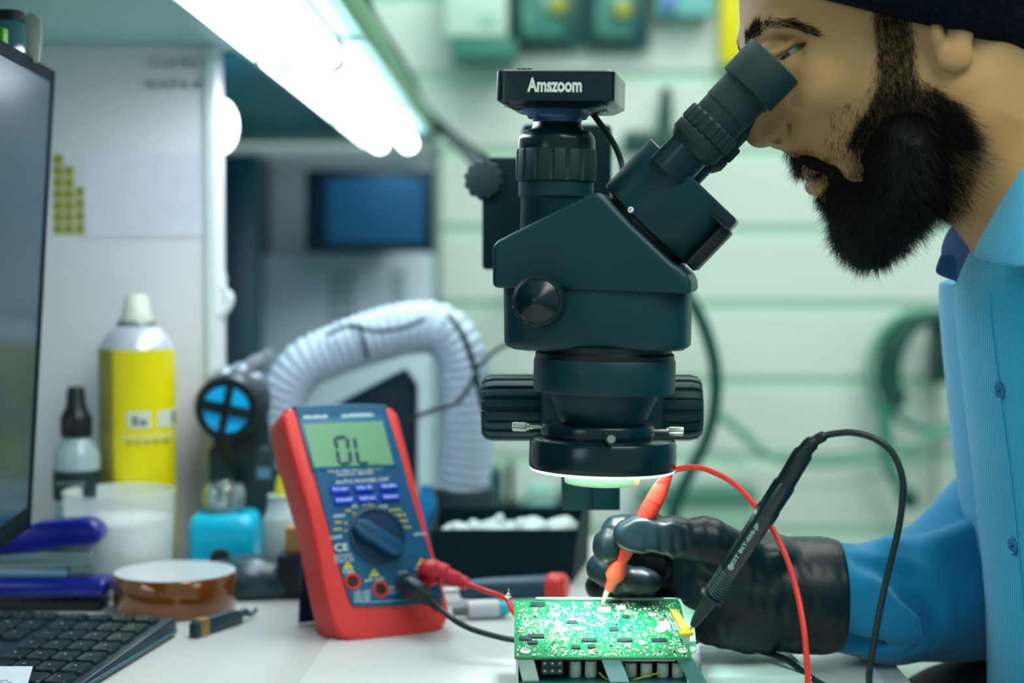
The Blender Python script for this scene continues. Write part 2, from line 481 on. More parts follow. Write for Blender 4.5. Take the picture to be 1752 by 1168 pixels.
# lower shell
def row(pxl, pyl, pxr, pyr, hy):
    a = SL(pxl, pyl); c = SL(pxr, pyr); return (a.z, c.z, a.x, c.x, hy)
low = body_loft([row(884, 594, 1172, 597, 0.037), row(872, 588, 1180, 592, 0.0405), row(869, 580, 1181, 584, 0.0415), row(868, 492, 1183, 498, 0.042), row(869, 480, 1182, 486, 0.040)], 0.042, 4.2)
low_o = so('lower_housing', low, m_blk, smooth=50)
# upper shell : polygon in x,z extruded with rounding in y
up = poly([(861,424),(866,414),(1022,336),(1034,332),(1044,338),(1088,384),(1158,450),(1172,458),(1182,468),(1188,480),(1189,501),(1025,496),(861,490)])
b = MB().prism(up, -0.0445, 0.0445)
up_o = so('upper_housing', b, m_blk, bevel=0.0035, seg=4, smooth=50)
# seam screw dots / engraved label on the right of the lower housing
v, f = text_mesh('AT', mm(28), mm(9))
q = SL(1172, 556, -0.036)
# focusing zoom knob
k0 = SL(929, 513, -0.040); k1 = SL(930, 514, -0.067)
kn = MB().lathe([(0.0135,0),(0.0150,0.003),(0.0164,0.0035),(0.0168,0.020),(0.0166,0.0235),(0.0158,0.0252),(0.0140,0.0256),(0.0135,0.0252),(0.003,0.0315),(0.0006,0.0322)],
                Matrix.Translation(k0) @ Matrix.Rotation(R(90), 4, 'X'), n=96, ridge=(2, 4, 16, 0.0006, 0.5))
so('zoom_knob', kn, m_gloss, smooth=35)
# camera tube (phototube), its axis
ct = SL(951, 330)
def cz(py): return SL(951, py).z
def cr(w, py): return mm(w, 1.12)/2
T0 = Matrix.Translation((ct.x, 0, 0))
prof = [(cr(120,0), cz(440)), (cr(120,0), cz(342)), (cr(124,0), cz(338)), (cr(128,0), cz(336)), (cr(129,0), cz(311))]
so('camera_tube', MB().lathe(prof, T0, 64), m_blk, smooth=35)
pr = [(cr(126,0), cz(312)), (cr(136,0), cz(310)), (cr(139,0), cz(305)), (cr(139,0), cz(261)), (cr(136,0), cz(257)), (cr(128,0), cz(255))]
so('knurled_ring', MB().lathe(pr, T0, 144, ridge=(2, 3, 16, 0.0011, 0.22)), m_rub, smooth=30)
pr = [(cr(131,0), cz(256)), (cr(131,0), cz(240)), (cr(126,0), cz(232)), (cr(112,0), cz(224)), (cr(90,0), cz(222)), (cr(84,0), cz(216)), (cr(80,0), cz(205))]
so('adapter_neck', MB().lathe(pr, T0, 64), m_gloss, smooth=35)
pr = [(cr(82,0), cz(210)), (cr(86,0), cz(202)), (cr(100,0), cz(203)), (cr(106,0), cz(198)), (cr(118,0), cz(194)), (cr(140,0), cz(187)), (cr(158,0), cz(180)), (cr(164,0), cz(174))]
so('lens_mount', MB().lathe(pr, T0, 64), m_blue, smooth=40)
# camera box
dyb = -0.041
A = SL(848, 118, dyb); B = SL(1050, 172, dyb)
w_, h_ = B.x-A.x, A.z-B.z
cxb, czb = (A.x+B.x)/2, (A.z+B.z)/2
rings = []
for z, ins in ((-h_/2-0.0035, 0.006), (-h_/2, 0.0), (h_/2-0.001, 0.0), (h_/2, 0.001)):
    rings.append([(cxb+x, y, czb+z) for x, y in rrect(w_-2*ins, 0.080-2*ins, 0.006)])
cb = so('camera_box', MB().loft(rings), m_gloss, smooth=30)
v, f = text_mesh('Amszoom', mm(25, 1.08), mm(94, 1.08), bold=0.035)
q = SL(948.5, 145, dyb)
lo_ = so('lettering', MB().add([(x+q.x, -0.04035, z+q.z) for x, y, z in v], f), mat('white print', (224, 236, 232), 0.5), smooth=0, fix=False); sub(lo_, cb)
lo_['label'] = 'white brand lettering on the camera box'
q = SL(897, 114, -0.02)
t = MB()
for i in range(3): t.lathe([(0.0016,-0.003),(0.0017,0.0016)], Matrix.Translation((q.x-0.0035+0.0035*i, -0.02, czb+h_/2+0.001)), 16)
sub(so('toggle', t, m_dark), cb)
q = SL(988, 113, 0.0)
sub(so('indicator', MB().lathe([(0.0045,-0.002),(0.0045,0.0008),(0.003,0.0014)], Matrix.Translation((q.x, -0.015, czb+h_/2)), 24), mat('red plastic', (214,40,44), 0.35), label='red round button'), cb)
for sx in (-1, 1):
    sub(so('screw', MB().lathe([(0.0015,0),(0.0015,0.0006)], Matrix.Translation((cxb+sx*(w_/2-0.006), -0.034, czb-h_/2-0.0040)), 12), m_steel), cb)
# camera cable
pts = [SL(1003,180,0.02), SL(1022,205,0.025), SL(1042,232,0.03), SL(1056,258,0.035), SL(1064,285,0.035), SL(1066,330,0.02)]
so('camera_cable', MB().tube(spline(pts, 8), 0.0020), m_rub)

# binocular drum
e0 = SL(1110, 387); e1 = SL(1187, 306)
d_ = (e1-e0).normalized(); Ld = (e1-e0).length
rad = mm(101, 1.12)
md = ztod(e0, e1)
dr = so('binocular_drum', MB().lathe([(rad-0.004, -0.001),(rad-0.0005, 0.0),(rad, 0.0012),(rad, Ld-0.001),(rad-0.001, Ld),(rad-0.0045, Ld),(rad-0.005,Ld-0.0008),(rad-0.012, Ld-0.0008)], md, 96), m_blk, smooth=35)
# neck ring under the drum
so('swivel_collar', MB().lathe([(rad-0.007,-0.010),(rad-0.007,0.001)], md, 64), m_dark)
# end plate (dark flat slab at the lower right of the drum)
side = Vector((0,1,0)).cross(d_).normalized()
if side.x < 0: side = -side
pl = MB()
cpt = e1 + side*(rad*0.52) + d_*(0.0012)
Mx = Matrix(((side.x,0,d_.x,cpt.x),(side.y,1,d_.y,cpt.y),(side.z,0,d_.z,cpt.z),(0,0,0,1)))
so('prism_cover', MB().box((0.002, 0, -0.006), (rad*0.94, 0.062, 0.010), Mx), m_gloss, bevel=0.0025)
mr = mm(1)
Mx2 = Matrix(((side.x,0,d_.x,e0.x),(side.y,1,d_.y,e0.y),(side.z,0,d_.z,e0.z),(0,0,0,1)))
so('dovetail_foot', MB().box((rad*0.98+0.0005, 0, 0.017), (0.008, 0.052, 0.034), Mx2), m_dark, bevel=0.0012)
q = SL(1078, 359, -0.038)
for (a_, b_) in ((1062, 345), (1166, 452)):
    q = SL(a_, b_, -0.012)
    so('set_screw', MB().lathe([(0.0022,-0.003),(0.0022,0.003)], ztod(q, q+Vector((0.3,-1,-0.4))), 16), m_steel)
# small round white screw badge on the drum surface
q = SL(1078, 359, -0.020); 
bd = md.inverted() @ q; ang = math.atan2(bd.y, bd.x)
for i in range(6):
    pass
import itertools
def drum_pt(px, py):
    o = SMI @ Vector((0,0,CAMZ)); dr_ = (SMI.to_3x3() @ ray(px, py)).normalized()
    mi = md.inverted(); o2 = mi @ o; d2 = mi.to_3x3() @ dr_
    a = d2.x**2+d2.y**2; bq = 2*(o2.x*d2.x+o2.y*d2.y); cq = o2.x**2+o2.y**2-rad*rad
    t = (-bq-math.sqrt(max(0, bq*bq-4*a*cq)))/(2*a); h = o2+d2*t
    n = Vector((h.x, h.y, 0)).normalized()
    return md @ h, md.to_3x3() @ n
q, n_ = drum_pt(1079, 359)
bj = so('badge', MB().lathe([(0.0020,-0.001),(0.0020,0.0004),(0.0017,0.0007)], ztod(q, q+n_), 24), mat('badge white', (225,240,235), 0.4)); sub(bj, dr)
v, f = text_mesh('42', 0.0016, 0.0019, bold=0.02)
zz = ztod(q, q+n_)
q2 = zz @ Vector((0,0,0.0008))
bm_ = so('badge_mark', MB().add([tuple(q2+Vector((x, -0.0001, z))) for x, y, z in v], f), m_dark, smooth=0, fix=False); sub(bm_, dr)

# eyepieces
def eyepiece(yl, side_word, off):
    # axis measured on the near one
    a = SL(1191+off[0], 254+off[1], 0); c = SL(1321+off[0], 119+off[1], 0)
    base = Vector((a.x, yl, a.z)); tip = Vector((c.x, yl, c.z)); u = (tip-base).normalized(); L = (tip-base).length
    M = ztod(base, tip)
    e = so('eyepiece', MB().lathe([(0.0150,-0.004),(0.0178,0.0008),(0.0182,0.0015),(0.0182,0.0075),(0.0172,0.0085)], M, 64), m_rub, smooth=35)
    e['label'] = side_word
    sub(so('tube', MB().lathe([(0.0142,-0.024),(0.0142,0.0)], M, 48), mat('tube dark chrome', (22,52,60), 0.25, 0.4), smooth=35), e)
    sub(so('dioptre_ring', MB().lathe([(0.0172,0.0085),(0.0186,0.0092),(0.0188,0.0105),(0.0188,0.0185),(0.0180,0.0198),(0.0165,0.0202)], M, 160, ridge=(1,3,20,0.0010,0.3)), m_rub, smooth=30), e)
    sub(so('barrel', MB().lathe([(0.0160,0.0200),(0.0162,0.0215),(0.0162,0.0290),(0.0168,0.0296),(0.0168,0.050)], M, 64), m_rub, smooth=35), e)
    sub(so('eyecup', MB().lathe([(0.0170,0.0470),(0.0198,0.0478),(0.0200,0.0490),(0.0203,0.0715),(0.0200,0.0722),(0.0186,0.0718),(0.0170,0.068),(0.0150,0.0600),(0.010,0.0595)], M, 64), m_rub, smooth=35), e)
    return e
eyepiece(-0.031, 'eyepiece nearest the viewer', (0, 0))
eyepiece(0.031, 'far eyepiece, mostly hidden behind the near one', (2, 4))

# nose: collar, arm ring, cone, lamp
def rz(py, dy=0): return SL(1030, py, dy).z
def W2(w): return mm(w, 1.12)/2
cx0 = SL(1034, 640).x; T1 = Matrix.Translation((cx0, 0, 0))
so('body_collar', MB().lathe([(W2(238), rz(612)), (W2(238), rz(604)), (W2(228), rz(600)), (W2(228), rz(590))], T1, 96), m_dark, smooth=35)
ring_o = so('arm_ring', MB().lathe([(W2(222), rz(670)), (W2(238), rz(669)), (W2(243), rz(664)), (W2(243), rz(617)), (W2(239), rz(612)), (W2(226), rz(611))], T1, 96), m_blk, smooth=35)
so('objective_cone', MB().lathe([(W2(140), rz(722)), (W2(150), rz(716)), (W2(158), rz(706)), (W2(182), rz(682)), (W2(186), rz(668)), (W2(190), rz(660))], T1, 96), m_blk, smooth=35)
cx1 = SL(1023, 740).x; T2 = Matrix.Translation((SL(1022,740).x, 0, 0)); T3 = Matrix.Translation((SL(1031,780).x, 0, 0))
so('lamp_clamp', MB().lathe([(W2(150), rz(748)),(W2(194), rz(747)),(W2(197), rz(743)),(W2(197), rz(728)),(W2(193), rz(724)),(W2(140), rz(722))], T2, 96), m_gloss, smooth=35)
lamp = so('ring_lamp', MB().lathe([(W2(170), rz(800)),(W2(248), rz(801)),(W2(252), rz(796)),(W2(253), rz(790)),(W2(252), rz(757)),(W2(245), rz(750)),(W2(232), rz(747)),(W2(150), rz(746))], T3, 96), m_gloss, smooth=35)
m_ring = mat('ring lamp diffuser', (255,255,255), 0.4, emit=(215, 255, 240), es=9)
sub(so('diffuser', MB().lathe([(W2(160), rz(803)),(W2(238), rz(804)),(W2(246), rz(803)),(W2(249), rz(800)),(W2(160), rz(800))], T3, 96), m_ring, smooth=35), lamp)
so('lens_rim', MB().lathe([(W2(110), rz(826)),(W2(126), rz(826)),(W2(130), rz(823)),(W2(132), rz(808)),(W2(132), rz(795))], T3, 64), mat('pale lens rim', (150,180,150), 0.3, 0.3), smooth=35)
for i, (a0, ln) in enumerate(((180, 1.0), (-75, 1.0), (8, 1.0))):
    a = R(a0); dirv = Vector((math.cos(a), math.sin(a), 0)); o_ = Vector((SL(1022,740).x, 0, rz(735))) + dirv*(W2(190))
    sM = ztod(o_, o_+dirv)
    t = so('thumbscrew', MB().lathe([(0.0013,-0.002),(0.0013,0.010)], sM, 16), m_steel)
    sub(so('knurled_head', MB().lathe([(0.0022,0.009),(0.0022,0.0105),(0.0030,0.0108),(0.0030,0.0195),(0.0026,0.0202)], sM, 64, ridge=(2,3,24,0.0003,0.5)), m_steel, smooth=25), t)
# light of the ring lamp itself
lp = bpy.data.lights.new('ring_lamp_light', 'AREA'); lp.shape = 'DISK'; lp.size = 0.085; lp.energy = 0.36; lp.color = (0.90, 1.0, 0.95); lp.spread = R(62)
lo = bpy.data.objects.new('ring_lamp_light', lp); COL.objects.link(lo)
q = SM @ Vector((SL(1031,780).x, 0, rz(828))); lo.location = q; lo.rotation_euler = (P(1034,1047,1.14)-q).to_track_quat('-Z','Y').to_euler()

# stand
st = thing('microscope_stand', 'black focusing stand behind the microscope with ribbed knobs either side', 'microscope stand', (P(1010,700,1.22).x, 1.22, 0.75))
YR = 1.215
a = P(962, 873, YR); c = P(1063, 225, YR)
obj('rail', MB().box(((a.x+c.x)/2, YR+0.014, (a.z+P(0,600,YR).z)/2), (c.x-a.x, 0.028, P(0,600,YR).z-a.z)), m_blk, st, bevel=0.001)
obj('rail_groove', MB().box(((a.x+c.x)/2, YR-0.001, (a.z+P(0,600,YR).z)/2), (0.0015, 0.003, P(0,600,YR).z-a.z-0.004)), m_dark, st)
a = P(925, 636, YR); c = P(1130, 760, YR)
obj('focus_block', MB().box(((a.x+c.x)/2, YR-0.002, (a.z+c.z)/2), (c.x-a.x, 0.05, a.z-c.z)), m_blk, st, bevel=0.003)
obj('carrier_arm', MB().box((P(1030,640,1.18).x, 1.185, P(0,641,1.18).z), (0.05, 0.05, 0.018)), m_blk, st, bevel=0.002)
for sx, (xa, xb) in ((-1, (934, 824)), (1, (1118, 1199))):
    A_ = P(xa, 697, YR); B_ = P(xb, 697, YR); L_ = abs(B_.x-A_.x); rk = mm(57, YR)
    dirx = Vector((sx, 0, 0)); M_ = ztod(Vector((A_.x, YR, A_.z)), Vector((A_.x, YR, A_.z))+dirx)
    kb = obj('focus_knob', MB().lathe([(rk*0.9,-0.002),(rk*0.96,0.0),(rk, 0.002),(rk, L_-0.008),(rk*0.95, L_-0.003),(rk*0.8, L_),(rk*0.3, L_+0.0005)], M_, 180, ridge=(1,4,18,0.0020,0.25)), m_blk, st, smooth=30)
# pole, clamp box and base behind
YB = 1.36
a = P(893, 212, YB); c = P(1046, 600, YB)
obj('post', MB().box(((a.x+c.x)/2, YB+0.02, (a.z+c.z)/2), (c.x-a.x, 0.04, a.z-c.z)), mat('stand black', (0, 34, 38), 0.6, spec=0.15), st, bevel=0.004)
a = P(823, 270, YB); c = P(893, 461, YB)
cl = obj('clamp_box', MB().box(((a.x+c.x)/2+0.004, YB+0.015, (a.z+c.z)/2), (c.x-a.x+0.006, 0.05, a.z-c.z)), mat('stand black', (0, 34, 38), 0.6, spec=0.15), st, bevel=0.003)
obj('clamp_knob', MB().lathe([(0.008,0),(0.0155,0.002),(0.0165,0.008),(0.0150,0.014),(0.006,0.016)], ztod(P(832,308,YB), P(822,306,YB-0.02)), 48, ridge=(1,3,12,0.0015,0.3)), m_rub, st, smooth=35)
obj('cross_arm', MB().box((P(1000,600,1.29).x, 1.29, P(0,600,1.29).z-0.0), (0.05, 0.12, 0.035)), m_blk, st, bevel=0.003)
obj('boom_arm', MB().box((P(985,440,1.4).x, (1.40+YW)/2, P(985,440,1.4).z), (0.03, YW-1.402, 0.03)), m_dark, st)
obj('wall_plate', MB().box((P(985,440,1.4).x, YW-0.006, P(985,440,1.4).z), (0.07, 0.01, 0.07)), m_dark, st)
# ================================================================== multimeter
mb0 = T(662, 1092)
MTH, MAL = R(27), R(25)
mt = thing('multimeter', 'red and blue digital multimeter reading OL, leaning back on its stand', 'multimeter', (mb0.x, mb0.y, TZ+0.006), (0,0,0))
MLoc = Matrix.Translation((mb0.x, mb0.y, TZ+0.006)) @ Matrix.Rotation(MTH, 4, 'Z') @ Matrix.Rotation(-MAL, 4, 'X')
mt.rotation_euler = MLoc.to_euler(); WM[mt] = MLoc; MLI = MLoc.inverted()
def ML(px, py, dy=0.0):
    o = MLI @ Vector((0,0,CAMZ)); d = MLI.to_3x3() @ ray(px, py); t = (dy-o.y)/d.y
    q = o+d*t; return (q.x, q.z)
m_red = mat('red rubber holster', (238, 62, 60), 0.5, var=0.05)
m_face = mat('blue meter face', (0, 88, 130), 0.45, var=0.05)
m_lcd = mat('lcd green', (118, 166, 132), 0.35, var=0.05, emit=(96, 160, 110), es=0.10)
m_seg = mat('lcd segments', (8, 62, 84), 0.5)
m_wh = mat('meter print white', (205, 222, 232), 0.5)
m_ye = mat('meter print yellow', (214, 206, 60), 0.5)
m_key = mat('meter key blue', (0, 60, 214), 0.4)
m_knob = mat('meter dial navy', (0, 52, 84), 0.4)
def mo(name, mb, m, par=None, **k):
    o = obj(name, mb, m, mt, world=False, **k)
    if par: o.parent = par
    return o
F0 = 0.0           # face plane y=0
# holster outline measured on plane y=0 (front rim)
ow = [ML(*p) for p in [(484,712),(490,700),(500,696),(580,693),(662,694),(674,700),(682,712),(700,780),(718,850),(742,940),(764,1020),(769,1050),(760,1072),(738,1086),(690,1093),(622,1098),(592,1092),(574,1074),(560,1030),(545,960),(528,880),(505,800),(490,745)]]
def scaled(poly, s, off=(0,0)):
    cx = sum(p[0] for p in poly)/len(poly); cz_ = sum(p[1] for p in poly)/len(poly)
    return [(cx+(x-cx)*s+off[0], cz_+(z-cz_)*s+off[1]) for x, z in poly]
def smoothpoly(poly, n=4):
    m = len(poly); out = []
    for i in range(m):
        p0, p1, p2, p3 = [Vector((*poly[(i+k) % m], 0)) for k in (-1,0,1,2)]
        for k in range(n):
            t = k/n; q = 0.5*((2*p1)+(p2-p0)*t+(2*p0-5*p1+4*p2-p3)*t*t+(3*p1-p0-3*p2+p3)*t**3); out.append((q.x, q.y))
    return out
ow = smoothpoly(ow)
iw = smoothpoly([ML(*p) for p in [(504,701),(508,697),(580,693),(654,694),(658,698),(670,735),(684,780),(697,830),(715,890),(738,958),(754,1012),(755,1026),(746,1032),(680,1037),(612,1038),(600,1034),(593,1018),(576,960),(556,885),(534,805),(516,745)]])
rings = [[(x, yy, z) for x, z in scaled(ow, s_)] for s_, yy in ((0.90, 0.041), (0.97, 0.038), (0.995, 0.032), (1.0, 0.010), (0.995, 0.004), (0.98, 0.0005))]
rings.append([(x, -0.001, z) for x, z in scaled(ow, 0.955)])
hol = mo('holster', MB().loft(rings), m_red, smooth=60)
rings = [[(x, yy, z) for x, z in scaled(iw, s_)] for s_, yy in ((1.0, 0.004), (1.0, -0.0022), (0.99, -0.0030))]
face = mo('faceplate', MB().loft(rings), m_face, smooth=40)
FY = -0.0030
def fq(pts, y0=FY-0.0004, y1=FY+0.001): return MB().prism([ML(a, b_, y0) for a, b_ in pts], y0, y1)
lcdf = mo('screen_frame', fq([(511,716),(656,711),(678,800),(535,805)], FY-0.0006), mat('meter frame teal', (16,104,140), 0.4), face, bevel=0.0002)
lcd = mo('screen', fq([(519,725),(654,720),(674,794),(538,799)], FY-0.0010), m_lcd, face)
# seven segment O L drawn from pixel strokes
seg = MB()
def stroke(a, b_, w=0.0025, y=FY-0.0016):
    p, q = Vector((*ML(a[0], a[1], y), 0)), Vector((*ML(b_[0], b_[1], y), 0)); d = (q-p).normalized(); n = Vector((-d.y, d.x, 0))*w/2
    seg.prism([(p.x, p.y), ((p+d*w*.4+n).x, (p+d*w*.4+n).y), ((q-d*w*.4+n).x, (q-d*w*.4+n).y), (q.x, q.y), ((q-d*w*.4-n).x, (q-d*w*.4-n).y), ((p+d*w*.4-n).x, (p+d*w*.4-n).y)], y, y+0.0005)
for a_, b_ in (((574,748),(592,747)),((573,749),(577,768)),((577,771),(581,792)),((582,793),(599,792)),((594,749),(597,768)),((598,771),(601,791)),
               ((606,749),(610,768)),((610,771),(614,792)),((615,793),(631,791))): stroke(a_, b_)
for x_ in (636, 641, 645): stroke((x_, 793), (x_+3, 793), 0.0006)
mo('reading', seg, m_seg, lcd, fix=False, smooth=0, label='dark OL reading')
# printed words
def mtext(s, px, py, hpx, wpx, m=m_wh, name='print', bold=0.02, par=None, ang=None):
    v, f = text_mesh(s, mm(hpx, 1.33), mm(wpx, 1.33)/math.cos(MTH), bold=bold)
    c_ = ML(px, py, FY-0.0005)
    return [(x+c_[0], FY-0.0005, z+c_[1]) for x, y, z in v], f
pr = MB()
for s_, px, py, h_, w_ in (('TRUE RMS MULTIMETER', 607, 803, 6, 92), ('DIGITAL METER', 608, 810, 5, 60), ('AUTO POWER OFF', 620, 822, 7, 88), ('CE', 584, 936, 13, 22),
        ('10A', 597, 977, 7, 18), ('\u00b5A mA', 641, 991, 7, 32), ('COM', 689, 979, 6, 14), ('V\u03a9', 716, 972, 7, 12), ('OFF', 632, 862, 7, 10), ('AC', 607, 865, 8, 11),
        ('600V', 581, 882, 6, 20), ('hFE', 656, 866, 6, 14), ('600k', 719, 913, 6, 22), ('OFF', 575, 919, 6, 20)):
    pr.add(*mtext(s_, px, py, h_, w_))
for r_ in range(3): 
    pr.add(*mtext('CAT III 600V'[:12-r_*2], 587+r_, 949+5*r_, 3.6, 30))
for i in range(4): pr.add(*mtext('MAX FUSED', 620, 1012+5*i, 3.4, 26))
for i in range(3): pr.add(*mtext('MAX 600V', 677, 1003+5*i, 3.4, 24))
for a_, b_ in (((613,1006),(617,1030)),((617,1030),(700,1026)),((730,1000),(737,1022)),((737,1022),(722,1025))):
    y_ = FY-0.0005; p, q = Vector((*ML(*a_, y_), 0)), Vector((*ML(*b_, y_), 0)); d = (q-p).normalized(); n = Vector((-d.y, d.x, 0))*0.0002
    pr.add([(p.x+n.x, y_, p.y+n.y), (q.x+n.x, y_, q.y+n.y), (q.x-n.x, y_, q.y-n.y), (p.x-n.x, y_, p.y-n.y)], [(0,1,2,3)])
mo('lettering', pr, m_wh, face, fix=False, smooth=0)
bars = MB()
for pts in (((519,711),(561,709),(562,716),(520,718)), ((584,708),(640,706),(641,713),(585,715))):
    w0 = pts
    for k in range(9 if pts[0][0] < 550 else 12):
        n_ = 9 if pts[0][0] < 550 else 12
        a0, a1 = k/n_, (k+0.78)/n_; h0 = rnd.choice((0, 0, 0.25))
        def LP(u, v): 
            t0 = Vector(w0[0])*(1-u)+Vector(w0[1])*u; t1 = Vector(w0[3])*(1-u)+Vector(w0[2])*u; t = t0*(1-v)+t1*v; return (t.x, t.y)
        bars.prism([ML(*LP(u, v), FY-0.0006) for u, v in ((a0,h0),(a1,h0),(a1,1),(a0,1))], FY-0.0006, FY)
mo('maker_print', bars, m_wh, face, fix=False, smooth=0)
yel = MB()
for i, (px, py, w_) in enumerate(((596,873,9),(606,878,5),(579,893,10),(592,894,5),(578,905,12),(592,907,5),(676,872,18),(660,876,5),(684,881,20),(667,884,5),(690,891,14),(677,893,5),(695,902,16),(682,904,5),(624,864,8),(636,864,8),(630,872,5))):
    yel.add(*mtext('m' if w_ > 6 else 'o', px, py, 5, w_))
for px, py in ((596,967),(641,980),(722,961)):
    a_, b_, c_ = ML(px-1, py-8, FY-0.0006), ML(px+9, py+5, FY-0.0006), ML(px-9, py+6, FY-0.0006)
    yel.prism([a_, b_, c_], FY-0.0006, FY)
mo('lettering', yel, m_ye, face, fix=False, smooth=0)
ex = MB()
for px, py in ((596,967),(641,980),(722,961)):
    a_ = ML(px-0.2, py+0.5, FY-0.0009); ex.prism([(a_[0]-0.0004, a_[1]+0.0018), (a_[0]+0.0006, a_[1]+0.0018), (a_[0]+0.0003, a_[1]-0.0008), (a_[0]-0.0003, a_[1]-0.0008)], FY-0.0009, FY)
mo('warning_mark', ex, m_seg, face, fix=False, smooth=0)
for i, (px, py, s_) in enumerate(((582,838,'Range'),(623,835,'Hz %'),(665,832,'MaxMin'),(588,856,'Hold'),(628,853,'RelHold'),(668,850,'Select'))):
    c_ = ML(px, py, FY-0.001)
    kb = mo('button', MB().loft([[(x, y_, z) for x, z in rrect(w_, h_, 0.0016, 3, c_[0], c_[1])] for y_, w_, h_ in ((FY+0.001, 0.0168, 0.0062), (FY-0.0016, 0.0165, 0.006), (FY-0.0022, 0.0155, 0.005))]), m_key, face, smooth=40)
    v, f = text_mesh(s_, 0.0026, 0.0125, bold=0.03)
    mo('button_print', MB().add([(x+c_[0], FY-0.0024, z+c_[1]+0.0004) for x, y, z in v], f), m_wh, kb if False else face, fix=False, smooth=0)
c_ = ML(645, 916, FY); Mk = Matrix.Translation((c_[0], FY, c_[1])) @ Matrix.Rotation(R(90), 4, 'X')
dial = mo('dial', MB().lathe([(0.0232,-0.002),(0.0232,0.0010),(0.0222,0.0016),(0.0205,0.0018),(0.0198,0.0008),(0.0150,0.0008),(0.0145,0.0014)], Mk, 72), m_knob, smooth=35)
p, q = Vector((*ML(606, 893, FY-0.008), 0)), Vector((*ML(690, 946, FY-0.008), 0)); d = (q-p).normalized(); n = Vector((-d.y, d.x, 0))
w2 = 0.0068
pl_ = [(p+n*w2*.55+d*0.001), (p+n*w2+d*0.008), (q+n*w2-d*0.006), (q+n*w2*.4), (q-n*w2*.4), (q-n*w2-d*0.006), (p-n*w2+d*0.008), (p-n*w2*.55+d*0.001)]
mo('dial_grip', MB().prism([(a.x, a.y) for a in pl_], FY-0.011, FY-0.001), mat('meter dial grip', (0, 74, 116), 0.4), dial, bevel=0.0014, seg=3)
mo('pointer_mark', MB().prism([((p+n*.0006).x, (p+n*.0006).y), ((p+d*.016+n*.0006).x, (p+d*.016+n*.0006).y), ((p+d*.016-n*.0006).x, (p+d*.016-n*.0006).y), ((p-n*.0006).x, (p-n*.0006).y)], FY-0.0113, FY-0.0108), m_seg, dial, fix=False, smooth=0)
m_jr = mat('jack red', (214, 54, 40), 0.4); m_jb = mat('jack hole', (46, 14, 10), 0.5)
for i, (px, py) in enumerate(((603,995),(651,1008),(697,1000),(733,985))):
    c_ = ML(px, py, FY); Mj = Matrix.Translation((c_[0], FY, c_[1])) @ Matrix.Rotation(R(90), 4, 'X')
    j = mo('jack', MB().lathe([(0.0066,-0.001),(0.0066,0.0010),(0.0058,0.0014),(0.0048,0.0012),(0.0042,-0.0004)], Mj, 32, cap=False), m_jr if i != 2 else m_dark, face, smooth=35)
    mo('socket', MB().lathe([(0.0048,-0.0006),(0.0048,0.0001)], Mj, 24), m_jb, j)
# tilt stand behind
sp_ = MB().prism([(-0.030,0.055),(0.030,0.055),(0.026,-0.0),(-0.026,-0.0)], 0.0, 0.003)
zb = 0.125
foot = MLI @ T(535, 1068); 
stand_top = [Vector((-0.030, 0.041, 0.135)), Vector((0.030, 0.041, 0.135))]
fl = [MLI @ Vector((T(513,1070).x, T(513,1070).y, TZ+0.002)), None]
fl[1] = fl[0] + Vector((0.056, 0, 0))
ts = MB()
def bar(b_, a, c, w): b_.tube([a, c], w, 6)
A0, A1, B0, B1 = stand_top[0], stand_top[1], fl[0], fl[1]
th = 0.004
def quad3(b_, pts, nrm, t):
    n = Vector(nrm).normalized()*t; b_.add([tuple(p) for p in pts]+[tuple(p+n) for p in pts], [(0,1,2,3),(7,6,5,4),(0,4,5,1),(1,5,6,2),(2,6,7,3),(3,7,4,0)])
nn = (A1-A0).cross(B0-A0)
def lerp(a, c, t): return a*(1-t)+c*t
quad3(ts, [A0, lerp(A0,A1,0.24), lerp(B0,B1,0.24), B0], nn, th)
quad3(ts, [lerp(A0,A1,0.76), A1, B1, lerp(B0,B1,0.76)], nn, th)
quad3(ts, [lerp(A0,B0,0.78)+(lerp(A1,B1,0.78)-lerp(A0,B0,0.78))*0.0, lerp(A1,B1,0.78), B1, B0], nn, th)
quad3(ts, [A0, A1, lerp(A1,B1,0.15), lerp(A0,B0,0.15)], nn, th)
mo('tilt_stand', ts, mat('stand navy', (14, 52, 84), 0.45), bevel=0.0)
# plugs + leads (each lead is its own thing)
m_lr = mat('lead red', (224, 58, 44), 0.4); m_lb = mat('lead black', (6, 30, 34), 0.42)
m_pr = mat('plug red', (206, 34, 58), 0.42); m_pb = mat('plug black', (10, 36, 44), 0.4)
def MW(px, py, out): # world point above the face by out metres
    c_ = ML(px, py, FY-out); return MLoc @ Vector((c_[0], FY-out, c_[1]))
# ---- meter leads and probes
def wire(name, pts, r, m, label, cat='cable', group=None, n=8, parent=None):
    b = MB().tube(spline(pts, n), r, 12)
    if parent is not None: return obj(name, b, m, parent, fix=False)
    o = obj(name, b, m, fix=False); return tagit(o, label, cat, group)
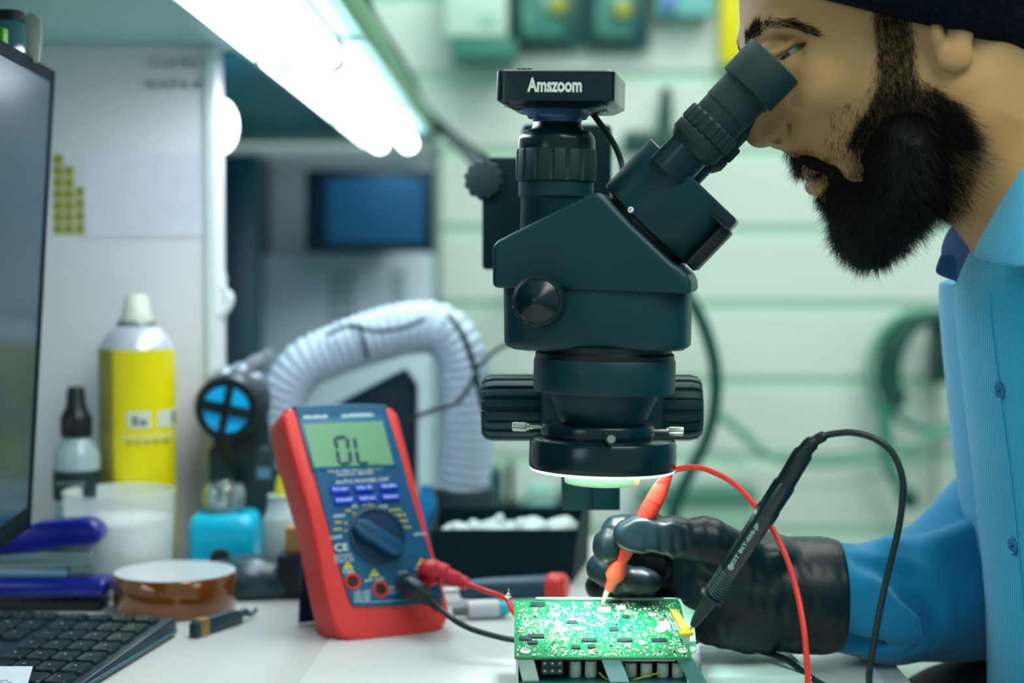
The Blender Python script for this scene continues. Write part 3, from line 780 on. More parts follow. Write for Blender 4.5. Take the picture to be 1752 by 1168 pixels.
# red lead
q0 = MW(733, 985, 0.001); q1 = MW(733, 985, 0.016)
t = thing('test_lead', 'red test lead plugged into the right jack of the multimeter, ending in the red probe', 'test lead', q0)
obj('plug', MB().tube([q0, q1, q1+(MLoc.to_3x3() @ Vector((0,-0.002,0)))], [0.0078,0.0086,0.0070], 24), m_pr, t)
e1 = P(752, 979, q1.y-0.003); e2 = P(790, 995, q1.y-0.006)
obj('plug_elbow', MB().tube(spline([q1, P(735,976,q1.y-0.002), e1, P(768,986,q1.y-0.005), e2, P(800,999,q1.y-0.008)], 5), [0.0080]*4+[0.0088]*5+[0.0080]*5+[0.0062]*5+[0.0052]*5+[0.0042]*2, 24), m_pr, t)
rp_top = P(1146, 806, 1.118)
pts = [P(797,998,q1.y-0.008), P(830,1010,1.235), P(866,1024,1.222), (0.003,1.207,0.785), (0.03,1.203,0.757), (0.08,1.200,0.7535), (0.118,1.19,0.7535), (0.127,1.14,0.7535), (0.135,1.08,0.7535), (0.165,1.045,0.757),
       P(1378,1190,1.045), P(1378,1100,1.05), P(1363,1010,1.065), P(1340,940,1.075), P(1310,888,1.085), P(1262,832,1.10), P(1215,805,1.11), P(1180,799,1.115), rp_top]
obj('wire', MB().tube(spline(pts, 10), 0.0019, 12), m_lr, t, fix=False)
# red probe (held)
rp = thing('red_probe', 'red multimeter probe held between gloved thumb and finger, tip on the board', 'probe', P(1031,1033,1.15))
def probe_seg(par, name, a, c, prof, m, n=32, **k):
    M = ztod(a, c); L = (Vector(c)-Vector(a)).length
    return obj(name, MB().lathe([(r, z*L) for r, z in prof], M, n), m, par, smooth=35, **k)
tip, mid, top = P(1030,1034,1.150), P(1080,925,1.1365), P(1146,806,1.118)
guard = P(1050,982,1.1445)
probe_seg(rp, 'tip', tip, guard, [(0.0004,0),(0.0011,0.05),(0.0017,0.35),(0.0022,0.6)], mat('probe tip ivory', (246,226,200), 0.4))
probe_seg(rp, 'finger_guard', P(1042,1009,1.1475), P(1062,958,1.1415), [(0.0030,0),(0.0036,0.12),(0.0040,0.3),(0.0064,0.45),(0.0066,0.60),(0.0056,0.85),(0.0046,1.0)], mat('probe orange red', (232,84,58), 0.35))
probe_seg(rp, 'handle', P(1060,964,1.142), P(1122,852,1.124), [(0.0040,0),(0.0048,0.2),(0.0052,0.5),(0.0062,0.8),(0.0060,1.0)], m_lr)
probe_seg(rp, 'strain_relief', P(1121,854,1.124), P(1147,803,1.1176), [(0.0060,0),(0.0056,0.3),(0.0044,0.6),(0.0030,0.9),(0.0022,1.0)], m_lr)
# black lead
q0 = MW(697, 1000, 0.001); q1 = MW(697, 1000, 0.020)
t = thing('test_lead', 'black test lead plugged into the meter beside the red one, ending in the black probe', 'test lead', q0)
obj('plug', MB().tube([q0, lerp(q0,q1,0.5), q1], [0.0085,0.0092,0.0078], 24), m_pb, t)
w1 = P(733,1022,q1.y-0.004)
obj('plug_elbow', MB().tube(spline([lerp(q0,q1,.7), P(712,1008,q1.y-0.002), w1, P(752,1040,q1.y-0.006)], 5), [0.0085]*4+[0.0078]*4+[0.0062]*4+[0.0042]*4, 24), m_pb, t)
bp_top = P(1404, 747, 1.05)
pts = [P(735,1024,q1.y-0.004), P(762,1049,1.215), P(800,1073,1.20), P(855,1090,1.19), (0.01,1.186,0.77), (0.08,1.186,0.7535), (0.112,1.20,0.757), (0.142,1.215,0.7675), T(1296,1112,.7662), T(1345,1128,.7662), T(1410,1172,.757), (0.238,1.08,0.7545), (0.24,1.05,0.757),
       P(1489,1180,1.035), P(1497,1090,1.035), P(1517,990,1.04), P(1538,900,1.04), P(1545,830,1.04), P(1530,780,1.043), P(1500,752,1.045), P(1460,740,1.048), P(1425,742,1.05), bp_top]
obj('wire', MB().tube(spline(pts, 10), 0.0021, 12), m_lb, t, fix=False)
bpr = thing('black_probe', 'black multimeter probe standing on the yellow clip at the edge of the board', 'probe', P(1180,1076,1.10))
a, c = P(1180,1078,1.098), P(1374,780,1.052)
def bl(t_): return lerp(a, c, t_)
def bseg(name, t0, t1, prof, m=None, **k): return probe_seg(bpr, name, bl(t0), bl(t1), prof, m or m_lb, n=k.pop('n', 40), **k)
bseg('tip', 0.0, 0.05, [(0.0004,0),(0.0012,0.3),(0.0016,1.0)], m_steel)
bseg('tip_sleeve', 0.03, 0.20, [(0.0022,0),(0.0034,0.2),(0.0048,0.75),(0.0056,1.0)])
bseg('finger_guard', 0.185, 0.215, [(0.0056,0),(0.0082,0.25),(0.0082,0.8),(0.0062,1.0)])
hb = bseg('handle', 0.20, 0.66, [(0.0054,0),(0.0060,0.03),(0.0062,0.3),(0.0068,0.8),(0.0070,1.0)], mat('probe black', (4,34,38), 0.3, coat=0.4))
for i in range(9):
    t_ = 0.225 + i*0.0145
    MM_ = ztod(bl(t_), bl(t_+0.01)); 
    o = obj('grip_ridge', MB().lathe([(0.0062,0),(0.0067,0.0004),(0.0067,0.0012),(0.0062,0.0016)], MM_ @ Matrix.Rotation(R(14), 4, 'X'), 32, cap=False), mat('ridge grey', (26,64,68), 0.35), bpr); o.parent = hb
bseg('grip', 0.655, 0.86, [(0.0068,0),(0.0076,0.03),(0.0076,0.25),(0.0070,0.32),(0.0072,0.9),(0.0060,1.0)], mat('probe black', (14,52,58), 0.3))
obj('strain_relief', MB().tube(spline([bl(0.85), P(1374,776,1.052), P(1390,757,1.051), P(1412,744,1.05)], 5), [0.0062]*6+[0.0048]*5+[0.0034]*4+[0.0026], 24), m_lb, bpr, fix=False)
# lettering along the probe
u = (c-a).normalized(); vw = (Vector((0,0,CAMZ))-bl(0.45)).normalized(); nn_ = (vw - u*vw.dot(u)).normalized(); wv = nn_.cross(u).normalized()
wv = -wv if wv.x > 0 else wv
def on_probe(s, t0, length, h, off=0.0):
    v, f = text_mesh(s, h, length, bold=0.02); o0 = bl(t0)
    vs = []
    for x, y, z in v:
        ang = (z+off)/0.0067; vs.append(tuple(o0 + u*x + (nn_*math.cos(ang)+wv*math.sin(ang))*0.00705))
    return vs, f
b = MB(); b.add(*on_probe('BEST BST-050-JP', 0.515, 0.036, 0.0030)); 
o = obj('lettering', b, mat('probe print', (170,200,200), 0.4), bpr, fix=False, smooth=0); o.parent = hb
b = MB(); o0 = bl(0.395)
def emb(rr__, k): return tuple(o0+u*rr__*math.cos(k)+(nn_*math.cos(rr__*math.sin(k)/0.0067)+wv*math.sin(rr__*math.sin(k)/0.0067))*0.00707)
n2_ = 24; vs_ = [emb(0.0019, 2*math.pi*i/n2_) for i in range(n2_)]+[emb(0.0013, 2*math.pi*i/n2_) for i in range(n2_)]
b.add(vs_, [(i, (i+1) % n2_, (i+1) % n2_+n2_, i+n2_) for i in range(n2_)])
b.add([emb(0.0013, 0.5), emb(0.0013, 0.9), emb(0.0013, 3.64), emb(0.0013, 4.04)], [(0,1,2,3)]); o = obj('emblem', b, mat('probe print', (170,200,200), 0.4), bpr, fix=False, smooth=0); o.parent = hb

# ================================================================== circuit board on a chassis
m_pcb = mat('solder mask green', (8, 112, 66), 0.32, var=0.12, scale=90, coat=0.3)
m_sold = mat('solder', (214, 226, 218), 0.25, 0.7); m_chip = mat('chip black', (14, 40, 42), 0.4)
m_silk = mat('silkscreen', (216, 236, 222), 0.5); m_alu = mat('aluminium sheet', (186, 206, 200), 0.35, 0.55)
m_capw = mat('capacitor sleeve', (190, 208, 196), 0.35)
FL, FR, BL, BR = P(880,1124,1.08), P(1184,1124,1.08), P(858,1026,1.161), P(1143,1028,1.161)
ux = ((FR-FL)+(BR-BL)).normalized(); uy = (BL-FL); uy = (uy-ux*uy.dot(ux)).normalized(); uz = ux.cross(uy)
PW, PD = (FR-FL).length, (BL-FL).length
PM = Matrix(((ux.x,uy.x,uz.x,FL.x),(ux.y,uy.y,uz.y,FL.y),(ux.z,uy.z,uz.z,FL.z),(0,0,0,1)))
PMI = PM.inverted()
pcb = thing('circuit_board', 'green circuit board crowded with small white parts under the ring lamp', 'circuit board', FL)
pcb.rotation_euler = PM.to_euler(); WM[pcb] = PM
def bo(name, mb, m, par=None, **k):
    o = obj(name, mb, m, pcb, world=False, **k)
    if par: o.parent = par
    return o
def PX(px, py, h=0.0):
    o = PMI @ Vector((0,0,CAMZ)); d = PMI.to_3x3() @ ray(px, py); t_ = (h-o.z)/d.z; q = o+d*t_; return (q.x, q.y)
pb = bo('board', MB().prism([(x+PW/2, z+PD/2) for x, z in rrect(PW, PD, 0.002, 3)], -0.0016, 0, Matrix(((1,0,0,0),(0,0,1,0),(0,1,0,0),(0,0,0,1)))), m_pcb, smooth=30)
occ = []
def free(x, y, w, d, pad=0.0002):
    if x-w/2 < 0.001 or x+w/2 > PW-0.001 or y-d/2 < 0.001 or y+d/2 > PD-0.001: return False
    for a_, b_, c_, e_ in occ:
        if abs(x-a_) < (w+c_)/2+pad and abs(y-b_) < (d+e_)/2+pad: return False
    occ.append((x, y, w, d)); return True
def chip(px, py, w, d, h=0.0018, name='chip', m=m_chip, pins=True):
    x, y = PX(px, py); occ.append((x, y, w+0.002, d+0.002))
    o = bo(name, MB().box((x, y, h/2+0.0002), (w, d, h)), m, bevel=0.0002, seg=1)
    if pins:
        b = MB(); n_ = int(w/0.0013)
        for i in range(n_):
            xx = x-w/2+(i+0.5)*w/n_
            for s_ in (-1, 1): b.box((xx, y+s_*(d/2+0.0005), 0.0003), (0.0006, 0.0012, 0.0004))
        bo('pins', b, m_sold, o, fix=False, smooth=0)
    return o
for px, py, w, d in ((920,1036,0.010,0.006),(917,1090,0.011,0.005),(899,1094,0.008,0.005),(1008,1097,0.010,0.004),(1069,1097,0.010,0.004),(1128,1097,0.010,0.004),(1045,1031,0.014,0.003),
                     (1071,1057,0.005,0.003),(1101,1037,0.006,0.005),(979,1066,0.007,0.004),(985,1109,0.006,0.004),(1012,1108,0.005,0.004),(912,1101,0.006,0.004),(1050,1078,0.006,0.005)):
    chip(px, py, w, d, 0.0014)
for px, py, w, d in ((1033,1045,0.009,0.007),(1062,1041,0.007,0.005)):
    chip(px, py, w, d, 0.0012, 'shield_can', mat('shield can', (226,238,232), 0.35, 0.4), pins=False)
# round drills with tinned rings and paste labels
for px, py, r_ in ((961,1078,0.0042),(1130,1078,0.0042),(967,1094,0.0030),(1099,1101,0.0028),(955,1068,0.0030),(951,1053,0.003),(1116,1052,0.003),(899,1115,0.0034),(1168,1114,0.0034)):
    x, y = PX(px, py); occ.append((x, y, 2*r_, 2*r_))
    o = bo('mounting_ring', MB().lathe([(r_,0.0),(r_,0.0010),(r_*0.85,0.0013),(r_*0.45,0.0013),(r_*0.4,0.0002)], Matrix.Translation((x,y,0)), 24), m_sold)
for px, py, w, d in ((985,1060,0.014,0.005),(990,1074,0.011,0.004)):
    x, y = PX(px, py); occ.append((x, y, w, d))
    bo('white_marking', MB().lathe([(w/2,0.0),(w/2,0.00012)], Matrix.Translation((x,y,0)) @ Matrix.Diagonal((1,d/w,1,1)), 32), m_silk)
x, y = PX(1136, 1070); occ.append((x, y, 0.010, 0.012))
q = bo('label', MB().box((x, y, 0.0002), (0.008, 0.011, 0.0003)), m_silk)
b = MB()
for i in range(7): b.box((x-0.003+i*0.001, y, 0.0004), (0.0004+0.0002*(i % 2), 0.009, 0.0001))
bo('label_lines', b, m_chip, q)
for i in range(3):
    x, y = PX(1147+i*5, 1064, 0); 
    a_ = PX(1139+i*6, 1048); c_ = PX(1157+i*6, 1080)
    b = MB(); b.add([(a_[0]-0.0003,a_[1],0.0002),(a_[0]+0.0003,a_[1],0.0002),(c_[0]+0.0003,c_[1],0.0002),(c_[0]-0.0003,c_[1],0.0002)], [(0,1,2,3)]); bo('trace_line', b, m_silk, fix=False)
# long connector at the back edge
x, y = PX(1010, 1028); occ.append((PW/2, PD-0.002, PW, 0.004))
bo('edge_strip', MB().box((PW*0.56, PD-0.0010, 0.0012), (PW*0.86, 0.0014, 0.0020)), mat('edge plastic', (150,186,172), 0.4), bevel=0.0003)
x, y = PX(1030, 1050)
# bigger individual components (parts), the rest of the tiny ones as one part
r2 = random.Random(3)
comp_mats = [m_sold, mat('component white', (222,232,224), 0.4), mat('component copper', (196,120,96), 0.35, 0.4), mat('component dark', (26,62,60), 0.4)]
proto = {}
cnt = 0; tries = 0
while cnt < 96 and tries < 3000:
    tries += 1
    w, d = r2.uniform(0.0022, 0.0030), r2.uniform(0.0014, 0.0020)
    if r2.random() < 0.4: w, d = d, w
    x, y = r2.uniform(0, PW), r2.uniform(0, PD)
    if not free(x, y, w, d): continue
    k_ = r2.choice((0,1,1,0,2,3))
    if k_ not in proto:
        b = MB(); b.box((0,0,0.0006),(0.0013,0.0016,0.0012))
        o = obj('component', b, comp_mats[k_], pcb, world=False, bevel=0.0001, seg=1); 
        e_ = MB()
        for s_ in (-1, 1): e_.box((s_*0.0010, 0, 0.0005), (0.0007, 0.0017, 0.0011))
        e2_ = obj('terminals', e_, m_sold, pcb, world=False); e2_.parent = o; proto[k_] = o
        o.location = (x, y, 0); o.rotation_euler.z = 0 if w > d else R(90)
    else:
        src = proto[k_]; c_ = src.copy(); COL.objects.link(c_); c_.location = (x, y, 0); c_.rotation_euler.z = 0 if w > d else R(90)
        for ch in src.children:
            h_ = ch.copy(); COL.objects.link(h_); h_.parent = c_
    cnt += 1
tiny = {0: MB(), 1: MB(), 2: MB(), 3: MB()}
cnt = 0; tries = 0
while cnt < 1000 and tries < 16000:
    tries += 1
    w, d = r2.choice(((0.0010,0.0005),(0.0005,0.0009),(0.0007,0.0004),(0.0013,0.0006),(0.0005,0.0004)))
    x, y = r2.uniform(0, PW), r2.uniform(0, PD)
    if r2.random() < 0.35: x = round(x/0.0022)*0.0022; y = round(y/0.0018)*0.0018
    if not free(x, y, w, d, 0.0001): continue
    tiny[r2.choice((0,0,0,1,1,1,1,2,3))].box((x, y, 0.00035), (w, d, 0.0007)); cnt += 1
for k_, b in tiny.items():
    bo('tiny_components', b, comp_mats[k_], fix=False, smooth=0, kind='stuff')
# dotted via field left
b = MB()
for i in range(16):
    for j in range(14):
        x, y = 0.006+i*0.0016, 0.024+j*0.0022
        if r2.random() < 0.7: b.box((x, y, 0.0001), (0.0007, 0.0008, 0.0002))
bo('solder_dots', b, m_silk, fix=False, smooth=0, kind='stuff')
# pin at the back left
q = PX(870, 1022)
bo('standoff_pin', MB().lathe([(0.0022,0),(0.0022,0.001),(0.0012,0.0014),(0.0012,0.003),(0.0005,0.0034),(0.0005,0.0066)], Matrix.Translation((q[0], q[1], 0)), 20), m_steel)

# chassis under the board
ch = thing('device_chassis', 'aluminium chassis with capacitors carrying the green circuit board', 'chassis', (0.055, 1.12, TZ))
def CW(x, y, h): return PM @ Vector((x, y, h))
def flat(p): return Vector((p.x, p.y, TZ+0.001))
lf, lb = CW(0.0012, 0.003, -0.002), CW(0.0012, PD-0.002, -0.002)
rf, rb = CW(PW-0.0012, 0.003, -0.002), CW(PW-0.0012, PD-0.002, -0.002)
def wallq(name, p, q, t, m, top=0.0):
    n = (q-p).cross(Vector((0,0,1))).normalized()*t
    b = MB(); b.add([tuple(p), tuple(q), tuple(flat(q)), tuple(flat(p)), tuple(p+n), tuple(q+n), tuple(flat(q+n)), tuple(flat(p+n))], [(0,1,2,3),(7,6,5,4),(0,4,5,1),(1,5,6,2),(2,6,7,3),(3,7,4,0)])
    return obj(name, b, m, ch, fix=True)
wallq('side_panel', lf, lb, 0.0014, m_alu); wallq('side_panel', rb, rf, 0.0014, m_alu); wallq('rear_panel', lb, rb, 0.0014, m_alu)
dr_ = Vector((ux.x, ux.y, 0)).normalized(); db_ = Vector((-dr_.y, dr_.x, 0))
fl0 = flat(lf); W_ = (rf-lf).length
b = MB(); pts = [flat(lf), flat(rf), flat(rb), flat(lb)]
b.add([tuple(p) for p in pts]+[tuple(p+Vector((0,0,0.002))) for p in pts], [(3,2,1,0),(4,5,6,7),(0,1,5,4),(1,2,6,5),(2,3,7,6),(3,0,4,7)]); obj('floor_plate', b, m_alu, ch)
# lower board
lowz = 0.784-TZ
def CP(px, py, Y): return P(px, py, Y)
b = MB(); zl = P(0,1166,1.085).z
pp = [Vector((p.x, p.y, zl)) for p in (lf, rf, rb, lb)]
b.add([tuple(p) for p in pp]+[tuple(p-Vector((0,0,0.0016))) for p in pp], [(0,1,2,3),(7,6,5,4),(0,4,5,1),(1,5,6,2),(2,6,7,3),(3,7,4,0)]); obj('lower_board', b, mat('lower board', (20,92,96), 0.4), ch)
# front furniture
m_con = mat('connector black', (8, 30, 34), 0.35)
def fbox(name, x0_, x1_, y0_, y1_, Y, dep, m, bev=0.0005, skew=0):
    a_ = P(x0_, y1_, Y); c_ = P(x1_, y0_, Y); b = MB()
    sk = mm(skew, Y)
    vs = []
    for yy in (Y, Y+dep):
        vs += [(a_.x+sk, yy, a_.z), (c_.x+sk, yy, a_.z), (c_.x, yy, c_.z), (a_.x, yy, c_.z)]
    b.add(vs, [(0,1,2,3),(7,6,5,4),(0,4,5,1),(1,5,6,2),(2,6,7,3),(3,7,4,0)])
    return obj(name, b, m, ch, bevel=bev, seg=1)
fbox('support_post', 884, 914, 1127, 1185, 1.086, 0.006, m_alu, skew=14)
fbox('ribbon_strap', 1028, 1062, 1126, 1185, 1.084, 0.0015, mat('strap grey', (130,178,180), 0.35), skew=22)
fbox('corner_bracket', 1156, 1186, 1126, 1185, 1.083, 0.003, mat('bracket grey green', (70,128,122), 0.4), skew=34)
fbox('cap_bar', 1062, 1156, 1125, 1131, 1.087, 0.010, mat('cap bar', (176,190,176), 0.4))
cn = fbox('pin_header', 926, 964, 1128, 1154, 1.087, 0.010, m_con)
for i in range(3):
    for j in range(2):
        p = P(932+i*13, 1134+j*13, 1.0865)
        o = obj('pin_hole', MB().lathe([(0.0019,0),(0.0019,0.0005),(0.0014,0.0006)], ztod(p, p+Vector((0,-1,0))), 12), mat('header socket', (36,66,70), 0.4), ch); o.parent = cn
        o = obj('contact', MB().lathe([(0.0006,0.0004),(0.0006,0.0009)], ztod(p, p+Vector((0,-1,0))), 8), m_steel, ch); o.parent = cn
for px in (984, 1011, 1079, 1106, 1134, 1160):
    hi = 1130 if px < 1050 else 1134
    t0, b0 = P(px, hi, 1.098), P(px, 1160, 1.098)
    r_ = mm(10.5, 1.098)
    cp_ = obj('capacitor', MB().lathe([(r_*0.92, 0),(r_,0.0008),(r_, t0.z-zl-0.0022),(r_*0.9, t0.z-zl-0.0016),(r_,t0.z-zl-0.0008),(r_*0.9,t0.z-zl)], Matrix.Translation((t0.x, 1.098, zl+0.0002)), 32), m_capw, ch, smooth=35)
for k_, (a_, m_, c_) in enumerate((((1025,1150),(1040,1162),(1062,1160)),((1078,1164),(1100,1158),(1130,1150)))):
    obj('yellow_wire', MB().tube(spline([P(*a_,1.092), P(*m_,1.090), P(*c_,1.092)], 6), 0.0006, 8), mat('wire yellow', (200,196,40), 0.4), ch, fix=False)
# right side bracket plates and amber film
def plate(name, pts, m, par, t_=0.001, **k):
    vs = [tuple(p) for p in pts]; n = (Vector(pts[1])-Vector(pts[0])).cross(Vector(pts[2])-Vector(pts[0])).normalized()*t_; k_ = len(vs)
    b = MB(); b.add(vs+[tuple(Vector(p)+n) for p in vs], [tuple(range(k_)), tuple(reversed(range(k_, 2*k_)))]+[(i, i+k_, (i+1) % k_ + k_, (i+1) % k_) for i in range(k_)])
    return obj(name, b, m, par, **k)
fl_ = mat('flange pale green', (150, 196, 176), 0.35)
plate('side_flange', [P(1142,1024,1.165), P(1164,1024,1.165), P(1172,1033,1.158), P(1190,1034,1.157), P(1188,1070,1.127), P(1192,1110,1.094), P(1186,1115,1.09), P(1178,1115,1.09)], fl_, ch, 0.0012)
plate('amber_film', [P(1145,1040,1.144), P(1160,1043,1.143), P(1178,1072,1.117), P(1175,1082,1.110), P(1167,1080,1.112)], mat('amber film', (176,160,76), 0.25, coat=0.5), ch, 0.0008)
yb = P(1173, 1082, 1.096)
obj('yellow_clip', MB().box((P(1174,1084,1.10).x, 1.10, P(1174,1083,1.10).z), (0.0088, 0.006, 0.0022)), mat('clip yellow', (226,186,24), 0.35), ch, bevel=0.0005)
obj('clip_post', MB().box((P(1174,1084,1.10).x, 1.10, (P(1174,1084,1.10).z+TZ)/2), (0.0045, 0.004, P(1174,1086,1.10).z-TZ)), fl_, ch)
plate('clip_tab', [P(1168,1080,1.102), P(1173,1072,1.104), P(1187,1075,1.104), P(1188,1080,1.102)], mat('clip yellow', (226,186,24), 0.35), ch, 0.0006)
# ================================================================== things on the desk
# bench mat (thin white sheet under meter and chassis)
a, c, e_, g_ = T(566,1088), T(492,1190), T(1620,1190), T(1300,1085)
mp = [(a.x,a.y),(c.x,c.y),(0.25,c.y-0.02),(0.25,1.20),(a.x+0.05,1.31)]
b = MB(); mp = [T(640,1040), T(588,1062), T(500,1185), (0.245,1.0,0), (0.262,1.30,0)]
vs = [(p[0],p[1],0.7501) for p in mp]+[(p[0],p[1],0.7516) for p in mp]
b.add(vs, [(4,3,2,1,0),(5,6,7,8,9)]+[(i,(i+1)%5,(i+1)%5+5,i+5) for i in range(5)])
o = obj('bench_mat', b, mat('bench mat white', (196, 200, 200), 0.42, var=0.02), bevel=0.0004, seg=1); tagit(o, 'thin white mat lying under the multimeter and the circuit board', 'mat')

# keyboard
kc = T(303, 1086); yaw = R(9)
KR = Matrix.Translation((kc.x, kc.y, TZ)) @ Matrix.Rotation(-yaw, 4, 'Z')
kb = thing('keyboard', 'black computer keyboard with low round-cornered keys at the front left', 'keyboard', (kc.x, kc.y, TZ), (0,0,-yaw))
WM[kb] = KR
m_kb = mat('keyboard black', (6, 38, 50), 0.38, var=0.1); m_keyc = mat('keycap black', (7, 32, 40), 0.42, var=0.1)
KL, KD = 0.30, 0.215
side_prof = [(-KD,0.001),(-KD,0.006),(-0.010,0.015),(-0.002,0.014),(0.0,0.010),(0.0,0.001)]
ringL = [[(x, y, z) for y, z in side_prof] for x in (-KL, -0.0015)]
ringL.append([(0.0, y*0.995-0.001, z*0.94+0.0004) for y, z in side_prof])
obj('case', MB().loft(ringL), m_kb, kb, world=False, smooth=30, bevel=0.0012)
obj('edge_strip', MB().box((0.0008, -KD/2, 0.0042), (0.0022, KD*0.97, 0.003)), mat('keyboard edge', (40,84,96), 0.35), kb, world=False, bevel=0.0008)
def ktop(y): return 0.015+(y+0.010)*(0.009/(KD-0.010))
slope = math.atan(0.009/(KD-0.010))
kproto = {}
def key(x, y, w, d):
    kk = (round(w,4), round(d,4))
    if kk not in kproto:
        rings = [[(px_, py_, z) for px_, py_ in rrect(w*s_, d*s_, 0.0032)] for z, s_ in ((0.0,1.0),(0.0022,1.0),(0.0032,0.95))]
        inner = [(px_, py_, 0.0026) for px_, py_ in rrect(w*0.7, d*0.7, 0.003)]
        rings.append([(px_, py_, 0.0031) for px_, py_ in rrect(w*0.86, d*0.86, 0.003)]); rings.append(inner)
        o = obj('key', MB().loft(rings), m_keyc, kb, world=False, smooth=35); kproto[kk] = o
        g = MB(); g.add([(-0.0022,0.0008,0.0034),(-0.0008,0.0008,0.0034),(-0.0008,0.0030,0.0034),(-0.0022,0.0030,0.0034)], [(0,1,2,3)])
        l_ = obj('legend', g, mat('legend grey', (150,176,180), 0.5), kb, world=False, fix=False); l_.parent = o
    else:
        o = kproto[kk].copy(); COL.objects.link(o)
        for chd in kproto[kk].children:
            h_ = chd.copy(); COL.objects.link(h_); h_.parent = o
    o.location = (x, y, ktop(y)+0.0002); o.rotation_euler.x = slope; return o
pit = 0.0186
for r_ in range(7):
    y = -0.024 if r_ == 0 else -0.0235-r_*0.0262
    x = -0.0150
    for i in range(15):
        if i in (4, 7): x -= 0.006
        if (r_ == 3 and i in (4,5,6)) or (r_ == 4 and i in (4,6)): x -= pit; continue
        if r_ == 6 and i == 1: key(x-pit/2, y, 0.0342, 0.0212); x -= pit; continue
        if r_ == 6 and i == 2: x -= pit; continue
        key(x, y, 0.0162, 0.0212 if r_ else 0.0140); x -= pit
# sticker on the keyboard
q0 = P(0,1143,1.19)
zk_ = TZ+0.0165
stk = [T(-40,1141,zk_), T(56,1141,zk_), T(44,1182,zk_), T(-60,1184,zk_)]
b = MB(); zt = TZ+0.0208
vs = [(p.x, p.y, zk_+0.0006*i) for i in (0,1) for p in stk]
b.add(vs, [(3,2,1,0),(4,5,6,7),(0,1,5,4),(1,2,6,5),(2,3,7,6),(3,0,4,7)])
pn = thing('paper_note', 'small white handwritten note lying on the keyboard', 'note', (stk[0].x, stk[2].y, zk_))
obj('sheet', b, mat('note white', (206,220,228), 0.6), pn)
b = MB(); zz_ = vs[4][2]+0.0001
for i in range(3):
    c0 = Vector((stk[2].x-0.010-0.004*i, stk[2].y+0.012+0.006*i, zz_)); pts = [c0+Vector((-0.014+0.002*k, 0.0016*math.sin(k*2.1+i), 0)) for k in range(8)]
    b.tube(pts, 0.0003, 5)
obj('handwriting', b, mat('pen ink', (60,84,110), 0.5), pn, fix=False)

# kapton tape roll
tb = T(300, 1064); r_ = mm(104, tb.y+0.05); cyc = tb.y + r_
tr = thing('tape_roll', 'wide roll of amber film tape lying flat beyond the keyboard', 'tape', (T(300,1064).x, cyc, TZ))
cxt = P(300,1020,cyc).x; ht = 0.031
Mt = Matrix.Translation((cxt, cyc, TZ+0.0005))
obj('tape', MB().lathe([(r_*0.80,0.0),(r_*0.985,0.0),(r_,0.001),(r_,ht-0.001),(r_*0.985,ht),(r_*0.80,ht)], Mt, 96, cap=False), mat('amber tape', (150, 92, 30), 0.08, 0.35, var=0.3, scale=14, col2=(92,48,12), coat=1.0), tr, smooth=40)
obj('core', MB().lathe([(r_*0.80,ht),(r_*0.80,0.0),(r_*0.73,0.0),(r_*0.73,ht),(r_*0.80,ht)], Mt, 96, cap=False), mat('core white', (208,216,220), 0.5), tr, smooth=40)
obj('side_film', MB().lathe([(r_*0.10,ht+0.0002),(r_*0.99,ht+0.0002),(r_*0.99,ht+0.0006),(r_*0.10,ht+0.0006)], Mt, 96), mat('roll side pale', (196,204,208), 0.25), tr, smooth=40)

# black clip tool with brass end in front of the roll
a, c = T(330,1092), T(410,1066)
zt = 0.008
cl = thing('clamp_tool', 'small dark clip with a brass band lying beside the amber tape roll', 'clip', (a.x, a.y, TZ))
u_ = (c-a).normalized(); L_ = (c-a).length; Mc = Matrix.Translation(a) @ u_.to_track_quat('X','Z').to_matrix().to_4x4()
obj('body', MB().prism([(0,0.0),(L_,0.001),(L_,0.010),(L_*0.85,0.0125),(0.006,0.0135),(0,0.011)], -0.004, 0.004, Mc), mat('clip dark', (16,58,66), 0.4), cl, bevel=0.001)
obj('band', MB().box((L_*0.17, 0, 0.0068), (0.011, 0.0092, 0.0142), Mc), mat('brass band', (150,130,78), 0.35, 0.6), cl, bevel=0.0008)
obj('jaw', MB().tube(spline([Mc @ Vector((L_*0.95,0,0.006)), Mc @ Vector((L_*1.1,0,0.008)), Mc @ Vector((L_*1.25,0,0.004)), Mc @ Vector((L_*1.38,0,0.007))], 5), [0.0032]*8+[0.0018]*8, 8), mat('clip dark', (16,58,66), 0.4), cl, fix=False)

# mouse
p0 = T(425, 1028); 
ms = thing('computer_mouse', 'black computer mouse between the tape roll and the multimeter', 'mouse', (p0.x, p0.y+0.03, TZ))
rings = []
n = 14
for i in range(n+1):
    t_ = i/n; x = -0.062+0.124*t_; s_ = math.sin(math.pi*min(1, max(0.03, t_)))**0.5 if 0 < t_ < 1 else 0.15
    hgt = 0.034*(math.sin(math.pi*(0.08+0.84*t_)**0.85)**0.8)
    hgt *= min(1.0, max(0.12, min(t_, 1-t_)/0.14))**0.5
    rings.append([(x, 0.032*s_*math.copysign(abs(math.cos(2*math.pi*j/24))**0.8, math.cos(2*math.pi*j/24)), max(0.0, hgt*(0.30+0.70*math.sin(2*math.pi*j/24))) if math.sin(2*math.pi*j/24) > -0.4 else 0.0) for j in range(24)])
Mm = Matrix.Translation((p0.x, p0.y+0.03, TZ+0.0005)) @ Matrix.Rotation(R(6), 4, 'Z')
obj('shell', MB().loft(rings, Mm), mat('mouse dark', (30,62,74), 0.3, coat=0.3), ms, smooth=60)
obj('base', MB().box((0,0,0.002),(0.112,0.056,0.004), Mm), m_dark, ms, bevel=0.0015)
obj('wheel', MB().lathe([(0.009,-0.003),(0.0095,0),(0.009,0.003)], Mm @ Matrix.Translation((-0.028,0,0.030)) @ Matrix.Rotation(R(90),4,'X'), 24), m_rub, ms)

